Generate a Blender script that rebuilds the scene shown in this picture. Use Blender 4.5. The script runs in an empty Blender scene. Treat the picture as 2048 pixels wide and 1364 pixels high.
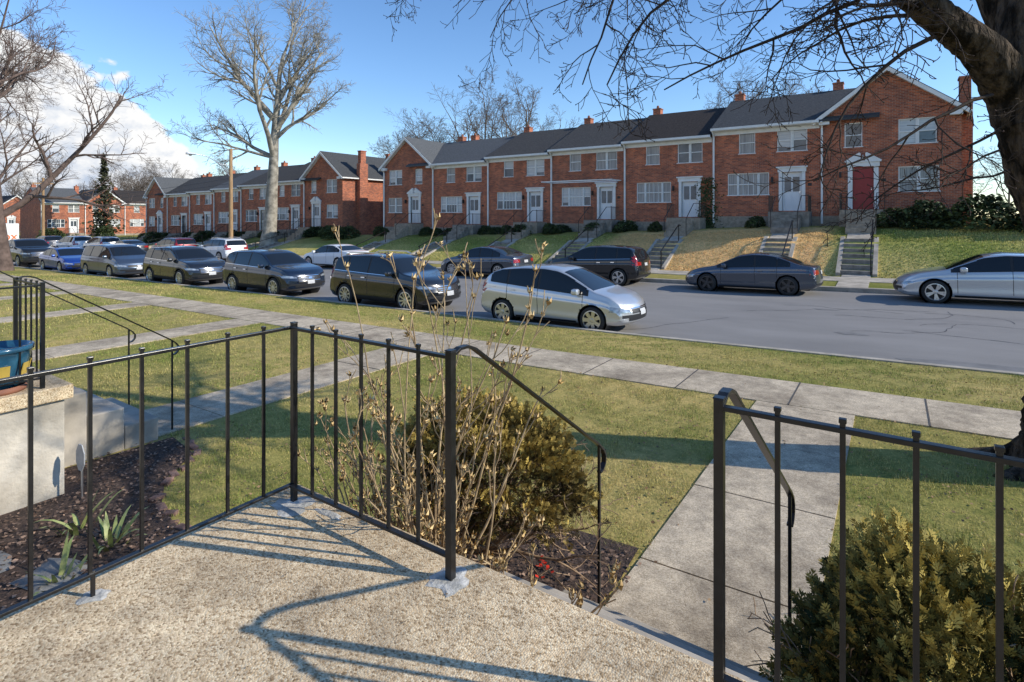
import bpy, math, random
import numpy as np
from mathutils import Vector, Matrix
from mathutils.bvhtree import BVHTree
random.seed(7); NR=np.random.default_rng(7)
D=bpy.data; C=bpy.context
def link(o):
    C.scene.collection.objects.link(o); return o
# ---------------------------------------------------------------- materials
def newmat(name):
    m=D.materials.new(name); m.use_nodes=True
    nt=m.node_tree; b=nt.nodes['Principled BSDF']; return m,nt,b
def N(nt,t,**k):
    n=nt.nodes.new(t)
    for a,v in k.items():
        if a in n.inputs: n.inputs[a].default_value=v
        else: setattr(n,a,v)
    return n
def ramp(nt,fac,stops):
    r=nt.nodes.new('ShaderNodeValToRGB'); nt.links.new(fac,r.inputs[0])
    e=r.color_ramp.elements
    while len(e)<len(stops): e.new(.5)
    for i,(p,c) in enumerate(stops):
        e[i].position=p; e[i].color=(*c,1)
    return r.outputs[0]
def mat(name,c1,c2=None,scale=5,rough=.8,metal=0,bump=0,bscale=None,coat=0,detail=6,lo=.35,hi=.65,spec=.5,stretch=None,bdist=.02):
    m,nt,b=newmat(name)
    b.inputs['Base Color'].default_value=(*c1,1); b.inputs['Roughness'].default_value=rough
    b.inputs['Metallic'].default_value=metal; b.inputs['Coat Weight'].default_value=coat
    b.inputs['Coat Roughness'].default_value=.04; b.inputs['Specular IOR Level'].default_value=spec
    tc=N(nt,'ShaderNodeTexCoord'); vec=tc.outputs['Object']
    if stretch:
        mp=N(nt,'ShaderNodeMapping'); mp.inputs['Scale'].default_value=stretch
        nt.links.new(vec,mp.inputs[0]); vec=mp.outputs[0]
    if c2:
        n=N(nt,'ShaderNodeTexNoise',Scale=scale,Detail=detail,Roughness=.6); nt.links.new(vec,n.inputs['Vector'])
        nt.links.new(ramp(nt,n.outputs[0],[(lo,c1),(hi,c2)]),b.inputs['Base Color'])
    if bump:
        n=N(nt,'ShaderNodeTexNoise',Scale=bscale or scale*4,Detail=6); nt.links.new(vec,n.inputs['Vector'])
        bp=N(nt,'ShaderNodeBump',Strength=bump,Distance=bdist); nt.links.new(n.outputs[0],bp.inputs['Height'])
        nt.links.new(bp.outputs[0],b.inputs['Normal'])
    return m
def mat_attr(name,rough=.8,noise=0,scale=3,trans=0,spec=.3,bump=0,bscale=60):
    m,nt,b=newmat(name); a=N(nt,'ShaderNodeAttribute'); a.attribute_name='Col'
    out=a.outputs['Color']
    tc=N(nt,'ShaderNodeTexCoord')
    if noise:
        for sc,am in ((scale,noise),(.35,noise*.6),(28,noise*.9)):
            n=N(nt,'ShaderNodeTexNoise',Scale=sc,Detail=8,Roughness=.65); nt.links.new(tc.outputs['Object'],n.inputs['Vector'])
            r=ramp(nt,n.outputs[0],[(.3,(1-am,1-am*.8,1-am)),(.7,(1+am,1+am*.7,1+am*.8))])
            mx=N(nt,'ShaderNodeMix',data_type='RGBA',blend_type='MULTIPLY'); mx.inputs[0].default_value=1
            nt.links.new(out,mx.inputs[6]); nt.links.new(r,mx.inputs[7]); out=mx.outputs[2]
    if bump:
        n=N(nt,'ShaderNodeTexNoise',Scale=bscale,Detail=5); nt.links.new(tc.outputs['Object'],n.inputs['Vector'])
        bp=N(nt,'ShaderNodeBump',Strength=bump,Distance=.014); nt.links.new(n.outputs[0],bp.inputs['Height'])
        nt.links.new(bp.outputs[0],b.inputs['Normal'])
    nt.links.new(out,b.inputs['Base Color']); b.inputs['Roughness'].default_value=rough
    b.inputs['Specular IOR Level'].default_value=spec
    return m
def mat_brick(name,tone=1.0):
    m,nt,b=newmat(name); tc=N(nt,'ShaderNodeTexCoord'); s=N(nt,'ShaderNodeSeparateXYZ'); nt.links.new(tc.outputs['Object'],s.inputs[0])
    ad=N(nt,'ShaderNodeMath'); nt.links.new(s.outputs[0],ad.inputs[0]); nt.links.new(s.outputs[1],ad.inputs[1])
    cb=N(nt,'ShaderNodeCombineXYZ'); nt.links.new(ad.outputs[0],cb.inputs[0]); nt.links.new(s.outputs[2],cb.inputs[1])
    br=N(nt,'ShaderNodeTexBrick',Scale=1.0); nt.links.new(cb.outputs[0],br.inputs['Vector'])
    br.inputs['Brick Width'].default_value=.215; br.inputs['Row Height'].default_value=.075; br.inputs['Mortar Size'].default_value=.007
    br.inputs['Color1'].default_value=(.45*tone,.125*tone,.055*tone,1); br.inputs['Color2'].default_value=(.17*tone,.045*tone,.028*tone,1)
    br.inputs['Mortar'].default_value=(.38,.31,.24,1); br.inputs['Bias'].default_value=-.1
    n=N(nt,'ShaderNodeTexNoise',Scale=1.3,Detail=8,Roughness=.7); nt.links.new(tc.outputs['Object'],n.inputs['Vector'])
    r=ramp(nt,n.outputs[0],[(.3,(.62,.62,.64)),(.7,(1.24,1.2,1.12))])
    mx=N(nt,'ShaderNodeMix',data_type='RGBA',blend_type='MULTIPLY'); mx.inputs[0].default_value=1
    nt.links.new(br.outputs[0],mx.inputs[6]); nt.links.new(r,mx.inputs[7]); nt.links.new(mx.outputs[2],b.inputs['Base Color'])
    b.inputs['Roughness'].default_value=.9
    bp=N(nt,'ShaderNodeBump',Strength=.5,Distance=.01,invert=True); nt.links.new(br.outputs[1],bp.inputs['Height']); nt.links.new(bp.outputs[0],b.inputs['Normal'])
    return m
def mat_aggr(name,cols,scale=95,bump=.5,stain=.35):
    m,nt,b=newmat(name); tc=N(nt,'ShaderNodeTexCoord')
    v=N(nt,'ShaderNodeTexVoronoi',Scale=scale); nt.links.new(tc.outputs['Object'],v.inputs['Vector'])
    s=N(nt,'ShaderNodeSeparateColor'); nt.links.new(v.outputs['Color'],s.inputs[0])
    c=ramp(nt,s.outputs[0],cols)
    for sc,st,lo,hi in ((1.4,stain,.34,.58),(8,stain*.55,.36,.6)):
        n=N(nt,'ShaderNodeTexNoise',Scale=sc,Detail=10,Roughness=.7); nt.links.new(tc.outputs['Object'],n.inputs['Vector'])
        r=ramp(nt,n.outputs[0],[(lo,(1-st,1-st*1.05,1-st*1.1)),(hi,(1.08,1.06,1.02))])
        mx=N(nt,'ShaderNodeMix',data_type='RGBA',blend_type='MULTIPLY'); mx.inputs[0].default_value=1
        nt.links.new(c,mx.inputs[6]); nt.links.new(r,mx.inputs[7]); c=mx.outputs[2]
    nt.links.new(c,b.inputs['Base Color'])
    b.inputs['Roughness'].default_value=.9; b.inputs['Specular IOR Level'].default_value=.25
    bp=N(nt,'ShaderNodeBump',Strength=bump,Distance=.004,invert=True); nt.links.new(v.outputs['Distance'],bp.inputs['Height']); nt.links.new(bp.outputs[0],b.inputs['Normal'])
    return m
def paint(name,c,metal=.5,rough=.3):
    m,nt,b=newmat(name); b.inputs['Base Color'].default_value=(*c,1); b.inputs['Metallic'].default_value=metal
    b.inputs['Roughness'].default_value=rough; b.inputs['Coat Weight'].default_value=1; b.inputs['Coat Roughness'].default_value=.03
    n=N(nt,'ShaderNodeTexNoise',Scale=2.5,Detail=4); r=N(nt,'ShaderNodeMapRange'); r.inputs[3].default_value=rough*.8; r.inputs[4].default_value=rough*1.4
    nt.links.new(n.outputs[0],r.inputs[0]); nt.links.new(r.outputs[0],b.inputs['Roughness'])
    return m
M={}
M['brick']=mat_brick('brick_wall',1.3); M['brick2']=mat_brick('brick_wall_b',1.12)
M['white']=mat('white_paint',(.80,.80,.78),(.70,.70,.67),3,.6)
M['glassd']=mat('window_glass_dark',(.03,.04,.05),(.10,.12,.14),1.2,.06,spec=.8)
M['blind']=mat('window_blinds',(.36,.38,.40),(.54,.55,.54),1.0,.12,spec=.8,stretch=(1,1,20))
M['curtain']=mat('window_curtain',(.14,.15,.16),(.32,.32,.31),2.5,.1,spec=.8,stretch=(6,1,.3))
M['roofs']=[mat('shingles_'+str(i),c1,c2,9,.95,bump=.6,bscale=40,stretch=(1,1,3),spec=.15) for i,(c1,c2) in enumerate([((.07,.075,.08),(.135,.14,.145)),((.045,.044,.043),(.095,.09,.086)),((.028,.024,.023),(.062,.052,.047)),((.045,.048,.052),(.09,.093,.096))])]
M['stone']=mat('foundation_stone',(.24,.20,.15),(.38,.32,.25),6,.95,bump=.4)
M['conc']=mat_aggr('concrete_walk',[(0,(.37,.31,.23)),(.5,(.54,.46,.36)),(1,(.68,.60,.48))],150,.35,.46)
M['conc_far']=mat('concrete_plain',(.30,.265,.215),(.50,.445,.37),2.5,.9,bump=.2)
M['conc_step']=mat('concrete_weathered',(.15,.13,.105),(.31,.28,.24),3.5,.9,bump=.3)
M['aggr']=mat_aggr('exposed_aggregate',[(0,(.28,.195,.11)),(.3,(.60,.46,.30)),(.65,(.72,.58,.40)),(1,(.86,.74,.54))],140,.6,.40)
M['patch']=mat('cement_patch',(.34,.33,.30),(.58,.56,.52),18,.9,bump=.4,bscale=70,lo=.4,hi=.6)
M['asph']=mat('asphalt',(.205,.196,.188),(.275,.262,.25),.5,.92,bump=.35,bscale=140,detail=14,lo=.3,hi=.7,stretch=(.5,1.3,1),spec=.25)
M['asphd']=mat('asphalt_dark',(.055,.055,.06),(.085,.085,.09),2,.85)
M['iron']=mat('black_iron_paint',(.006,.006,.007),(.014,.014,.015),25,.28,bump=.15,bscale=120,bdist=.002)
M['joint']=mat('joint_dark',(.08,.07,.06))
M['black']=mat('black_plastic',(.015,.015,.017),None,rough=.5)
M['tire']=mat('tire_rubber',(.018,.018,.018),(.032,.031,.03),20,.85)
M['carglass']=mat('car_glass',(.010,.012,.014),None,rough=.03,spec=.55)
M['alloy']=mat('alloy',(.6,.61,.63),None,rough=.28,metal=.9)
M['alloyd']=mat('alloy_dark',(.07,.07,.075),None,rough=.35,metal=.8)
M['chrome']=mat('chrome',(.7,.7,.72),None,rough=.12,metal=1)
M['lamp']=mat('headlamp',(.55,.58,.6),(.2,.22,.24),9,.08,metal=.4,coat=1)
M['tail']=mat('tail_lamp',(.35,.012,.01),None,rough=.12,coat=1)
M['amber']=mat('amber_lamp',(.6,.2,.02),None,rough=.2)
M['plate']=mat('license_plate',(.7,.7,.68),(.35,.36,.4),60,.4)
M['wood']=mat('pole_wood',(.24,.14,.07),(.42,.28,.15),4,.9,bump=.5,stretch=(6,6,.5))
M['bark']=mat('tree_bark',(.014,.011,.008),(.12,.09,.066),11,.95,bump=1,bscale=28,stretch=(1,1,.3),bdist=.10,spec=.15,lo=.42,hi=.62)
M['barkl']=mat('tree_bark_pale',(.15,.135,.11),(.42,.38,.31),2.2,.95,bump=.6)
M['barkm']=mat('tree_bark_mid',(.09,.07,.055),(.18,.145,.12),3,.95)
M['barkr']=mat('tree_bark_red',(.08,.055,.045),(.17,.12,.10),3,.95)
M['twig']=mat('dry_stem',(.20,.13,.07),(.50,.37,.21),14,.8)
M['leaf']=mat_attr('foliage',.75); M['grass']=mat_attr('grass_blades',.7,spec=.2)
M['terr']=mat_attr('lawn_ground',.95,noise=.34,scale=5,bump=.7,bscale=45,spec=.1)
M['mulch']=mat('mulch',(.03,.019,.014),(.10,.062,.045),22,.95,bump=1,bscale=50)
M['red']=mat('red_door',(.30,.02,.022),None,rough=.4)
M['copper']=mat('chimney_pot',(.30,.12,.07),(.2,.09,.06),5,.8)
# ---------------------------------------------------------------- mesh builder
class MB:
    def __init__(s): s.v=[];s.f=[];s.m=[]
    def poly(s,pts,mi=0):
        n=len(s.v); s.v+= [tuple(p) for p in pts]; s.f.append(tuple(range(n,n+len(pts)))); s.m.append(mi)
    def box(s,x0,x1,y0,y1,z0,z1,mi=0):
        n=len(s.v)
        s.v+=[(x0,y0,z0),(x1,y0,z0),(x1,y1,z0),(x0,y1,z0),(x0,y0,z1),(x1,y0,z1),(x1,y1,z1),(x0,y1,z1)]
        for q in [(0,3,2,1),(4,5,6,7),(0,1,5,4),(1,2,6,5),(2,3,7,6),(3,0,4,7)]:
            s.f.append(tuple(n+i for i in q)); s.m.append(mi)
    def bar(s,p0,p1,w,h=None,mi=0):
        h=h or w; p0=Vector(p0);p1=Vector(p1); d=(p1-p0).normalized()
        a=d.cross(Vector((0,0,1)))
        if a.length<.05: a=Vector((1,0,0))
        a.normalize(); b=a.cross(d).normalized(); a=a*w/2; b=b*h/2; n=len(s.v)
        for p in (p0,p1):
            for q in (-a-b,a-b,a+b,-a+b): s.v.append(tuple(p+q))
        for q in [(0,3,2,1),(4,5,6,7),(0,1,5,4),(1,2,6,5),(2,3,7,6),(3,0,4,7)]:
            s.f.append(tuple(n+i for i in q)); s.m.append(mi)
    def prism(s,pts,dv,mi=0):
        n=len(s.v); k=len(pts); dv=Vector(dv)
        s.v+=[tuple(p) for p in pts]+[tuple(Vector(p)+dv) for p in pts]
        s.f.append(tuple(range(n+k-1,n-1,-1))); s.m.append(mi); s.f.append(tuple(range(n+k,n+2*k))); s.m.append(mi)
        for i in range(k):
            j=(i+1)%k; s.f.append((n+i,n+j,n+k+j,n+k+i)); s.m.append(mi)
    def lathe(s,prof,c,axis='z',seg=16,mi=0):
        n=len(s.v); c=Vector(c)
        for r,h in prof:
            for i in range(seg):
                a=2*math.pi*i/seg; x,y=r*math.cos(a),r*math.sin(a)
                s.v.append(tuple(c+(Vector((x,y,h)) if axis=='z' else Vector((x,h,y)))))
        for j in range(len(prof)-1):
            for i in range(seg):
                k=(i+1)%seg; s.f.append((n+j*seg+i,n+j*seg+k,n+(j+1)*seg+k,n+(j+1)*seg+i)); s.m.append(mi)
    def build(s,name,mats,parent=None,smooth=False,loc=None,rot=None,bevel=0):
        me=D.meshes.new(name); me.from_pydata(s.v,[],s.f)
        for m in mats: me.materials.append(m)
        me.polygons.foreach_set('material_index',s.m)
        if smooth: me.polygons.foreach_set('use_smooth',[True]*len(s.f))
        me.update(); o=link(D.objects.new(name,me))
        if parent: o.parent=parent
        if loc: o.location=loc
        if rot: o.rotation_euler=rot
        if bevel:
            b=o.modifiers.new('b','BEVEL'); b.width=bevel; b.segments=2
        return o
def empty(name,loc=(0,0,0),rot=(0,0,0)):
    e=D.objects.new(name,None); e.location=loc; e.rotation_euler=rot; e.empty_display_size=.3; return link(e)
def npmesh(name,V,F,mats,cols=None,smooth=False,mi=None,parent=None):
    me=D.meshes.new(name); k=F.shape[1]
    me.vertices.add(len(V)); me.vertices.foreach_set('co',V.astype(np.float32).ravel())
    me.loops.add(F.size); me.loops.foreach_set('vertex_index',F.astype(np.int32).ravel())
    me.polygons.add(len(F)); me.polygons.foreach_set('loop_start',np.arange(0,F.size,k,dtype=np.int32))
    for m in mats: me.materials.append(m)
    if mi is not None: me.polygons.foreach_set('material_index',mi.astype(np.int32))
    if smooth: me.polygons.foreach_set('use_smooth',np.ones(len(F),dtype=bool))
    me.update(calc_edges=True); me.validate()
    if cols is not None:
        a=me.color_attributes.new('Col','FLOAT_COLOR','POINT')
        cc=np.ones((len(V),4),np.float32); cc[:,:3]=cols; a.data.foreach_set('color',cc.ravel())
    o=link(D.objects.new(name,me))
    if parent: o.parent=parent
    return o
def rots(yaw,tilt,roll=None):
    n=len(yaw); cy,sy=np.cos(yaw),np.sin(yaw); ct,st=np.cos(tilt),np.sin(tilt)
    Rz=np.zeros((n,3,3)); Rz[:,0,0]=cy;Rz[:,0,1]=-sy;Rz[:,1,0]=sy;Rz[:,1,1]=cy;Rz[:,2,2]=1
    Rx=np.zeros((n,3,3)); Rx[:,0,0]=1;Rx[:,1,1]=ct;Rx[:,1,2]=-st;Rx[:,2,1]=st;Rx[:,2,2]=ct
    return Rz@Rx
def scatter(name,P,sv,sf,R,S,cols,mats,parent=None):
    sv=np.array(sv,float); sf=np.array(sf); n=len(P); k=len(sv)
    V=np.einsum('nij,kj->nki',R,sv)*S.reshape(n,1,-1)+P[:,None,:] if S.reshape(n,-1).shape[1]==1 else np.einsum('nij,nkj->nki',R,sv[None]*S.reshape(n,1,-1))+P[:,None,:]
    F=sf[None]+(np.arange(n)*k)[:,None,None]
    return npmesh(name,V.reshape(-1,3),F.reshape(-1,sf.shape[1]),mats,np.repeat(cols,k,axis=0),parent=parent)
def tubes(name,polys,mats,sides=5,parent=None,jit=0):
    VV=[];FF=[];off=0
    ang=np.arange(sides)*2*np.pi/sides; ca,sa=np.cos(ang),np.sin(ang)
    for pts,rad in polys:
        P=np.asarray(pts,float); r=np.asarray(rad,float); n=len(P)
        T=np.gradient(P,axis=0); T/=np.linalg.norm(T,axis=1)[:,None]+1e-9
        ref=np.array([0,0,1.]) if abs(T[:,2].mean())<.8 else np.array([1.,.1,0])
        U=np.cross(T,ref); U/=np.linalg.norm(U,axis=1)[:,None]+1e-9; W=np.cross(T,U)
        rr=r[:,None]*np.ones((n,sides))
        if jit:
            h=np.arange(n)[:,None]; q=ang[None]
            rr=rr*(1+jit*(np.sin(3*q+h*.35)+.7*np.sin(7*q-h*.5+1)+.6*np.sin(11*q+h*.8)+NR.normal(0,.5,(n,sides))))
        V=P[:,None,:]+rr[:,:,None]*(ca[None,:,None]*U[:,None,:]+sa[None,:,None]*W[:,None,:])
        VV.append(V.reshape(-1,3)); i=np.arange(n-1)[:,None]*sides; j=np.arange(sides)[None]; jn=(j+1)%sides
        FF.append(np.stack([i+j,i+jn,i+sides+jn,i+sides+j],-1).reshape(-1,4)+off); off+=n*sides
    return npmesh(name,np.concatenate(VV),np.concatenate(FF),mats,smooth=True,parent=parent)
# ---------------------------------------------------------------- terrain
def zr(X):
    X=max(-85,min(40,X)); return .022*(X+5) if X>-5 else .0145*(X+5)
GX=[-120,-80,-46,-33,-27,-22,-16.6,-11.2,-5.8,3,60]; GZ=[-.6,-.05,.9,1.3,1.42,1.58,1.78,1.95,2.25,2.4,2.7]
def zg(X): return float(np.interp(X,GX,GZ))
YN0,YN1=7.6,8.7; YC=11.8; YR0,YR1=11.95,23.3
def tz(X,Y):
    r=zr(X); a=zg(X)
    ys=[-400,YN1,YC,YR0,YR0+.001,YR1-.001,YR1,YR1+.15,26.4,26.8,28.9,29.4,31.8,45,600]
    zs=[r+.38,r+.38,r+.14,r+.14,r-.004,r-.004,r+.14,r+.14,r+.26,r+.36,max(r+.4,a-.68),max(r+.45,a-.55),a,a,a]
    return float(np.interp(Y,ys,zs))
XS=sorted(set([-400,-300,-200,-150,-120,-100]+[round(v,2) for v in np.arange(-85,40.1,1.0)]+[60,100,200,400]))
YS=[-60,-20,-5,0,1,2,3,4,5,6,7,YN0,YN1,9.5,10.2,11,YC,YR0,YR0+.001,14,17,20,YR1-.001,YR1,YR1+.15,24,25,25.6,26.2,26.4,26.8,27.2,27.6,28.0,28.5,28.9,29.4,30,30.6,31.2,31.8,36,45,60,100,200,400,700]
V=[];cols=[]
for y in YS:
    for x in XS:
        V.append((x,y,tz(x,y)))
        g=np.array([.17,.195,.042]); s=np.array([.44,.35,.14])
        if y<12.5: k=.52+.4*math.sin(x*.7+y*1.3)*math.sin(y*.9-x*.3)
        else: k=.36+.28*math.sin(x*.5+y)+.18*math.sin(x*1.7); 
        tan=26.3<y<31.5 and -13.4<x<-2.2 
        if y>45: k=.7
        k=min(1.0,max(0,k)); c=np.array([.72,.47,.20]) if tan else g*(1-k)+s*k
        if 26.5<=y<29.3: c=c*(1.15 if tan else 1.55)  # slope colour brightened to stand in for sunlight it barely catches
        cols.append(np.minimum(c,.85))
nx=len(XS); F=[]
for j in range(len(YS)-1):
    for i in range(nx-1): F.append((j*nx+i,j*nx+i+1,(j+1)*nx+i+1,(j+1)*nx+i))
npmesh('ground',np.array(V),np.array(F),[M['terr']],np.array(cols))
def strip(name,prof,m,x0=None,x1=None,absz=None):
    xs=[x for x in XS if (x0 is None or x>x0) and (x1 is None or x<x1)]
    if x0 is not None: xs=[x0]+xs
    if x1 is not None: xs=xs+[x1]
    mb=MB()
    for a,b in zip(xs[:-1],xs[1:]):
        for (y0,d0),(y1,d1) in zip(prof[:-1],prof[1:]):
            mb.poly([(a,y0,zr(a)+d0),(b,y0,zr(b)+d0),(b,y1,zr(b)+d1),(a,y1,zr(a)+d1)])
    return mb.build(name,[m])
strip('road',[(YR0-.02,.004),(YR1+.02,.004)],M['asph'])
strip('kerb',[(YC-.02,.12),(YC-.02,.165),(YR0-.03,.165),(YR0,.15),(YR0+.01,-.02)],M['conc_far'])
strip('kerb',[(YR1-.01,-.02),(YR1,.15),(YR1+.03,.165),(YR1+.17,.165),(YR1+.17,.12)],M['conc_far'])
strip('pavement',[(YN0,.36),(YN0,.395),(YN1,.395),(YN1,.36)],M['conc'],-85,40)
def zf(y): return float(np.interp(y,[YR1+.15,26.4],[.14,.26]))
strip('pavement',[(25.0,zf(25)-.02),(25.0,zf(25)+.02),(26.2,zf(26.2)+.02),(26.2,zf(26.2)-.02)],M['conc_far'],-85,40)
mb=MB()
for k in range(70):
    x=6-k*1.4-.06; z=zr(x)+.399; mb.box(x-.008,x+.008,YN0,YN1,z-.01,z)
mb.build('pavement_joints',[M['joint']])
mb=MB()
for (x,y,r) in [(2.3,9.9,.22)]:
    z=tz(x,y)+.02; mb.lathe([(0.001,0),(r,0),(r,-.05)],(x,y,z),seg=20)
mb.build('manhole_cover',[M['asphd']])
mb=MB()
for (x,y,rx,ry) in [(-.8,15.0,.35,.16),(-7.6,12.7,.9,.45),(-4.6,12.5,.5,.3),(1.6,12.8,1.5,.25),(-13.6,12.8,1.2,.5),(-1.6,18.6,.3,.12)]:
    pts=[]
    for i in range(18):
        a=i*math.tau/18; q=1+random.uniform(-.2,.2); px=x+rx*q*math.cos(a); py=y+ry*q*math.sin(a); pts.append((px,py,zr(px)+.009))
    mb.poly(pts)
mb.build('oil_stains',[mat('oil_stain',(.14,.135,.13),(.20,.193,.186),3,.8)])
rn=random.Random(77); mb=MB()
for k in range(12):
    x=rn.uniform(-16,3); y=rn.uniform(12.6,21); a=rn.choice([0,0,1.57])+rn.gauss(0,.3)
    for j in range(rn.randrange(12,34)):
        a+=rn.gauss(0,.22); nx_=x+math.cos(a)*.16; ny_=y+math.sin(a)*.16
        if not(YR0+.3<ny_<YR1-.3): break
        w=rn.uniform(.006,.016); n_=(-math.sin(a)*w,math.cos(a)*w)
        mb.poly([(x+n_[0],y+n_[1],zr(x)+.008),(x-n_[0],y-n_[1],zr(x)+.008),(nx_-n_[0],ny_-n_[1],zr(nx_)+.008),(nx_+n_[0],ny_+n_[1],zr(nx_)+.008)]); x,y=nx_,ny_
mb.build('road_cracks',[M['asphd']])
def walk(name,x0,x1,y0,y1,m,joints=1.25,dz=.014):
    mb=MB(); y=y0
    while y<y1-.05:
        e=min(y+joints,y1)
        xs=[x0,x1]; dd=random.uniform(-.004,.005)
        z=[[tz(a,b)+dz+dd for a in xs] for b in (y+.006,e-.006)]
        P=[(x0,y+.006,z[0][0]),(x1,y+.006,z[0][1]),(x1,e-.006,z[1][1]),(x0,e-.006,z[1][0])]
        mb.prism([(p[0],p[1],p[2]-.06) for p in P],(0,0,.06)); y=e
    return mb.build(name,[m])
walk('front_path',-1.42,-.36,2.4,YN0-.01,M['conc'])
for x in (-7.8,-13.4,-19,-24.6,-30.2): walk('front_path',x,x+1.08,2.4,YN0-.01,M['conc'])
# ---------------------------------------------------------------- porch
PZ=1.36
mb=MB(); mb.box(-2.66,1.7,-2.2,1.85,.2,PZ); mb.build('porch_slab',[M['aggr']],bevel=.012)
mb=MB()
for i,z in enumerate([1.14,.93,.72]): mb.box(-1.52,-.32,1.852+.3*i,1.852+.3*(i+1),.2,z)
mb.build('porch_steps',[M['conc_far']],bevel=.01)
mb=MB()
def blob(mb,x,y,z,r,h=.004,seg=18,sx=1,sy=1):
    mid=[];out=[]
    for i in range(seg):
        a=i*math.tau/seg; q=r*(1+random.uniform(-.3,.25)); out.append((x+q*math.cos(a)*sx,y+q*math.sin(a)*sy,z)); mid.append((x+q*.7*math.cos(a)*sx,y+q*.7*math.sin(a)*sy,z+h))
    mb.poly(mid)
    for i in range(seg):
        j=(i+1)%seg; mb.poly([out[i],out[j],mid[j],mid[i]])
blob(mb,-1.45,1.69,PZ+.001,.08,sx=1.2); blob(mb,-2.47,1.69,PZ+.001,.085,sx=1.2); blob(mb,-2.5,.87,PZ+.001,.05,sx=.9)
blob(mb,-2.25,1.74,PZ+.001,.045,sx=2.0,sy=.5)
mb.build('cement_patch',[M['patch']])
def rail(mb,p0,p1,bal,z,feet=()):
    mb.bar((*p0,z+.88),(*p1,z+.88),.025,.014); mb.bar((*p0,z+.09),(*p1,z+.09),.025,.012)
    for x,y in bal: mb.bar((x,y,z+.09),(x,y,z+.905),.0135); mb.bar((x,y,z+.898),(x,y,z+.91),.018)
    for x,y in feet: mb.bar((x,y,z),(x,y,z+.1),.0135)
def post(mb,x,y,z0,z1,w=.03):
    mb.bar((x,y,z0),(x,y,z1),w); mb.bar((x,y,z1),(x,y,z1+.005),w*1.12)
def handrail(mb,x,y,z,gz):
    pts=[(x,y,z+.885),(x,y+.05,z+.905),(x,y+.10,z+.905),(x,y+.15,z+.885),(x,y+1.34,z+.085),(x,y+1.40,z+.035),(x,y+1.43,z-.01),(x,y+1.425,z-.055),(x,y+1.395,z-.085),(x,y+1.36,z-.09)]
    for a,b in zip(pts[:-1],pts[1:]): mb.bar(a,b,.03,.012)
    mb.bar((x,y+1.36,gz),(x,y+1.36,z+.07),.016)
mb=MB()
rail(mb,(-2.5,-1.8),(-2.5,1.73),[(-2.5,1.555-.176*i) for i in range(19)],PZ,[(-2.5,.86)])
rail(mb,(-2.5,1.7),(-1.45,1.7),[(-2.325+.175*i,1.7) for i in range(5)],PZ)
post(mb,-2.5,1.72,PZ,PZ+.9,.026); post(mb,-1.45,1.7,PZ,PZ+.905,.031); handrail(mb,-1.45,1.7,PZ,.42)
mb.build('porch_railing',[M['iron']],bevel=.0015)
mb=MB()
rail(mb,(-.42,1.7),(1.6,1.7),[(-.264+.156*i,1.7) for i in range(12)],PZ)
post(mb,-.42,1.7,PZ,PZ+.905,.028); handrail(mb,-.42,1.7,PZ,.42)
mb.build('porch_railing',[M['iron']],bevel=.0015)
mb=MB(); mb.box(-9.6,-5.98,-2.2,1.85,.1,PZ-.03-.12); nb=mb.build('neighbor_porch',[mat('painted_concrete',(.36,.32,.26),(.66,.60,.50),2.2,.85,bump=.4,bscale=30,detail=10)],bevel=.01)
mb=MB(); mb.box(-9.65,-5.93,-2.2,1.9,PZ-.15,PZ-.03); mb.build('porch_cap',[M['aggr']],nb,bevel=.01)
mb=MB()
for i,z in enumerate([1.05,.8,.6]): mb.box(-7.85,-6.65,1.91+.33*i,1.91+.33*(i+1),.1,z)
mb.build('neighbor_porch_steps',[M['conc_far']],bevel=.015)
mb=MB(); q=PZ-.03
rail(mb,(-5.98-.02,1.7),(-6.7,1.7),[(-6.14-.14*i,1.7) for i in range(4)],q)
rail(mb,(-6.0,1.7),(-6.0,-1.8),[(-6.0,1.55-.15*i) for i in range(22)],q)
post(mb,-6.0,1.7,q,q+.9); post(mb,-6.7,1.7,q,q+.9); handrail(mb,-6.7,1.7,q,.4); handrail(mb,-7.8,1.7,q,.4); post(mb,-7.8,1.7,q,q+.9)
rail(mb,(-7.8,1.7),(-9.5,1.7),[(-7.95-.15*i,1.7) for i in range(10)],q)
mb.build('porch_railing',[M['iron']])
e=empty('flower_pot',(-6.2,1.45,q))
mb=MB(); mb.lathe([(.0,0),(.19,0),(.21,.03),(.19,.05)],(0,0,0),seg=28); mb.build('saucer',[M['copper']],e,True)
mb=MB(); mb.lathe([(.0,.03),(.14,.03),(.18,.12),(.22,.28),(.225,.34),(.245,.345),(.245,.38),(.22,.385),(.21,.33),(.0,.33)],(0,0,0),seg=28)
mb.build('pot',[mat('blue_glaze',(.02,.09,.16),(.04,.15,.24),8,.2,coat=.6)],e,True)
mb=MB()
for a in range(0,360,45):
    A=math.radians(a); c=Vector((math.cos(A),math.sin(A),0)); t=Vector((-math.sin(A),math.cos(A),0))
    p=c*.206; pts=[p-t*.035+Vector((0,0,.14))-c*.012,p+t*.035+Vector((0,0,.14))-c*.012,p+t*.035+Vector((0,0,.24))+c*.012,p-t*.035+Vector((0,0,.24))+c*.012]
    mb.prism(pts,c*.006)
mb.build('yellow_squares',[mat('yellow_glaze',(.55,.38,.08),None,rough=.3)],e)
mb=MB()
def bedpoly(pts,dz=.012):
    mb.poly([(x,y,tz(x,y)+dz) for x,y in pts])
bedpoly([(-5.97,-2),(-2.67,-2),(-2.67,2.0),(-3.6,2.08),(-4.4,2.1),(-5.0,2.2),(-5.5,2.45),(-5.9,2.9),(-6.55,3.0),(-6.6,1.95),(-5.97,1.8)])
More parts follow.
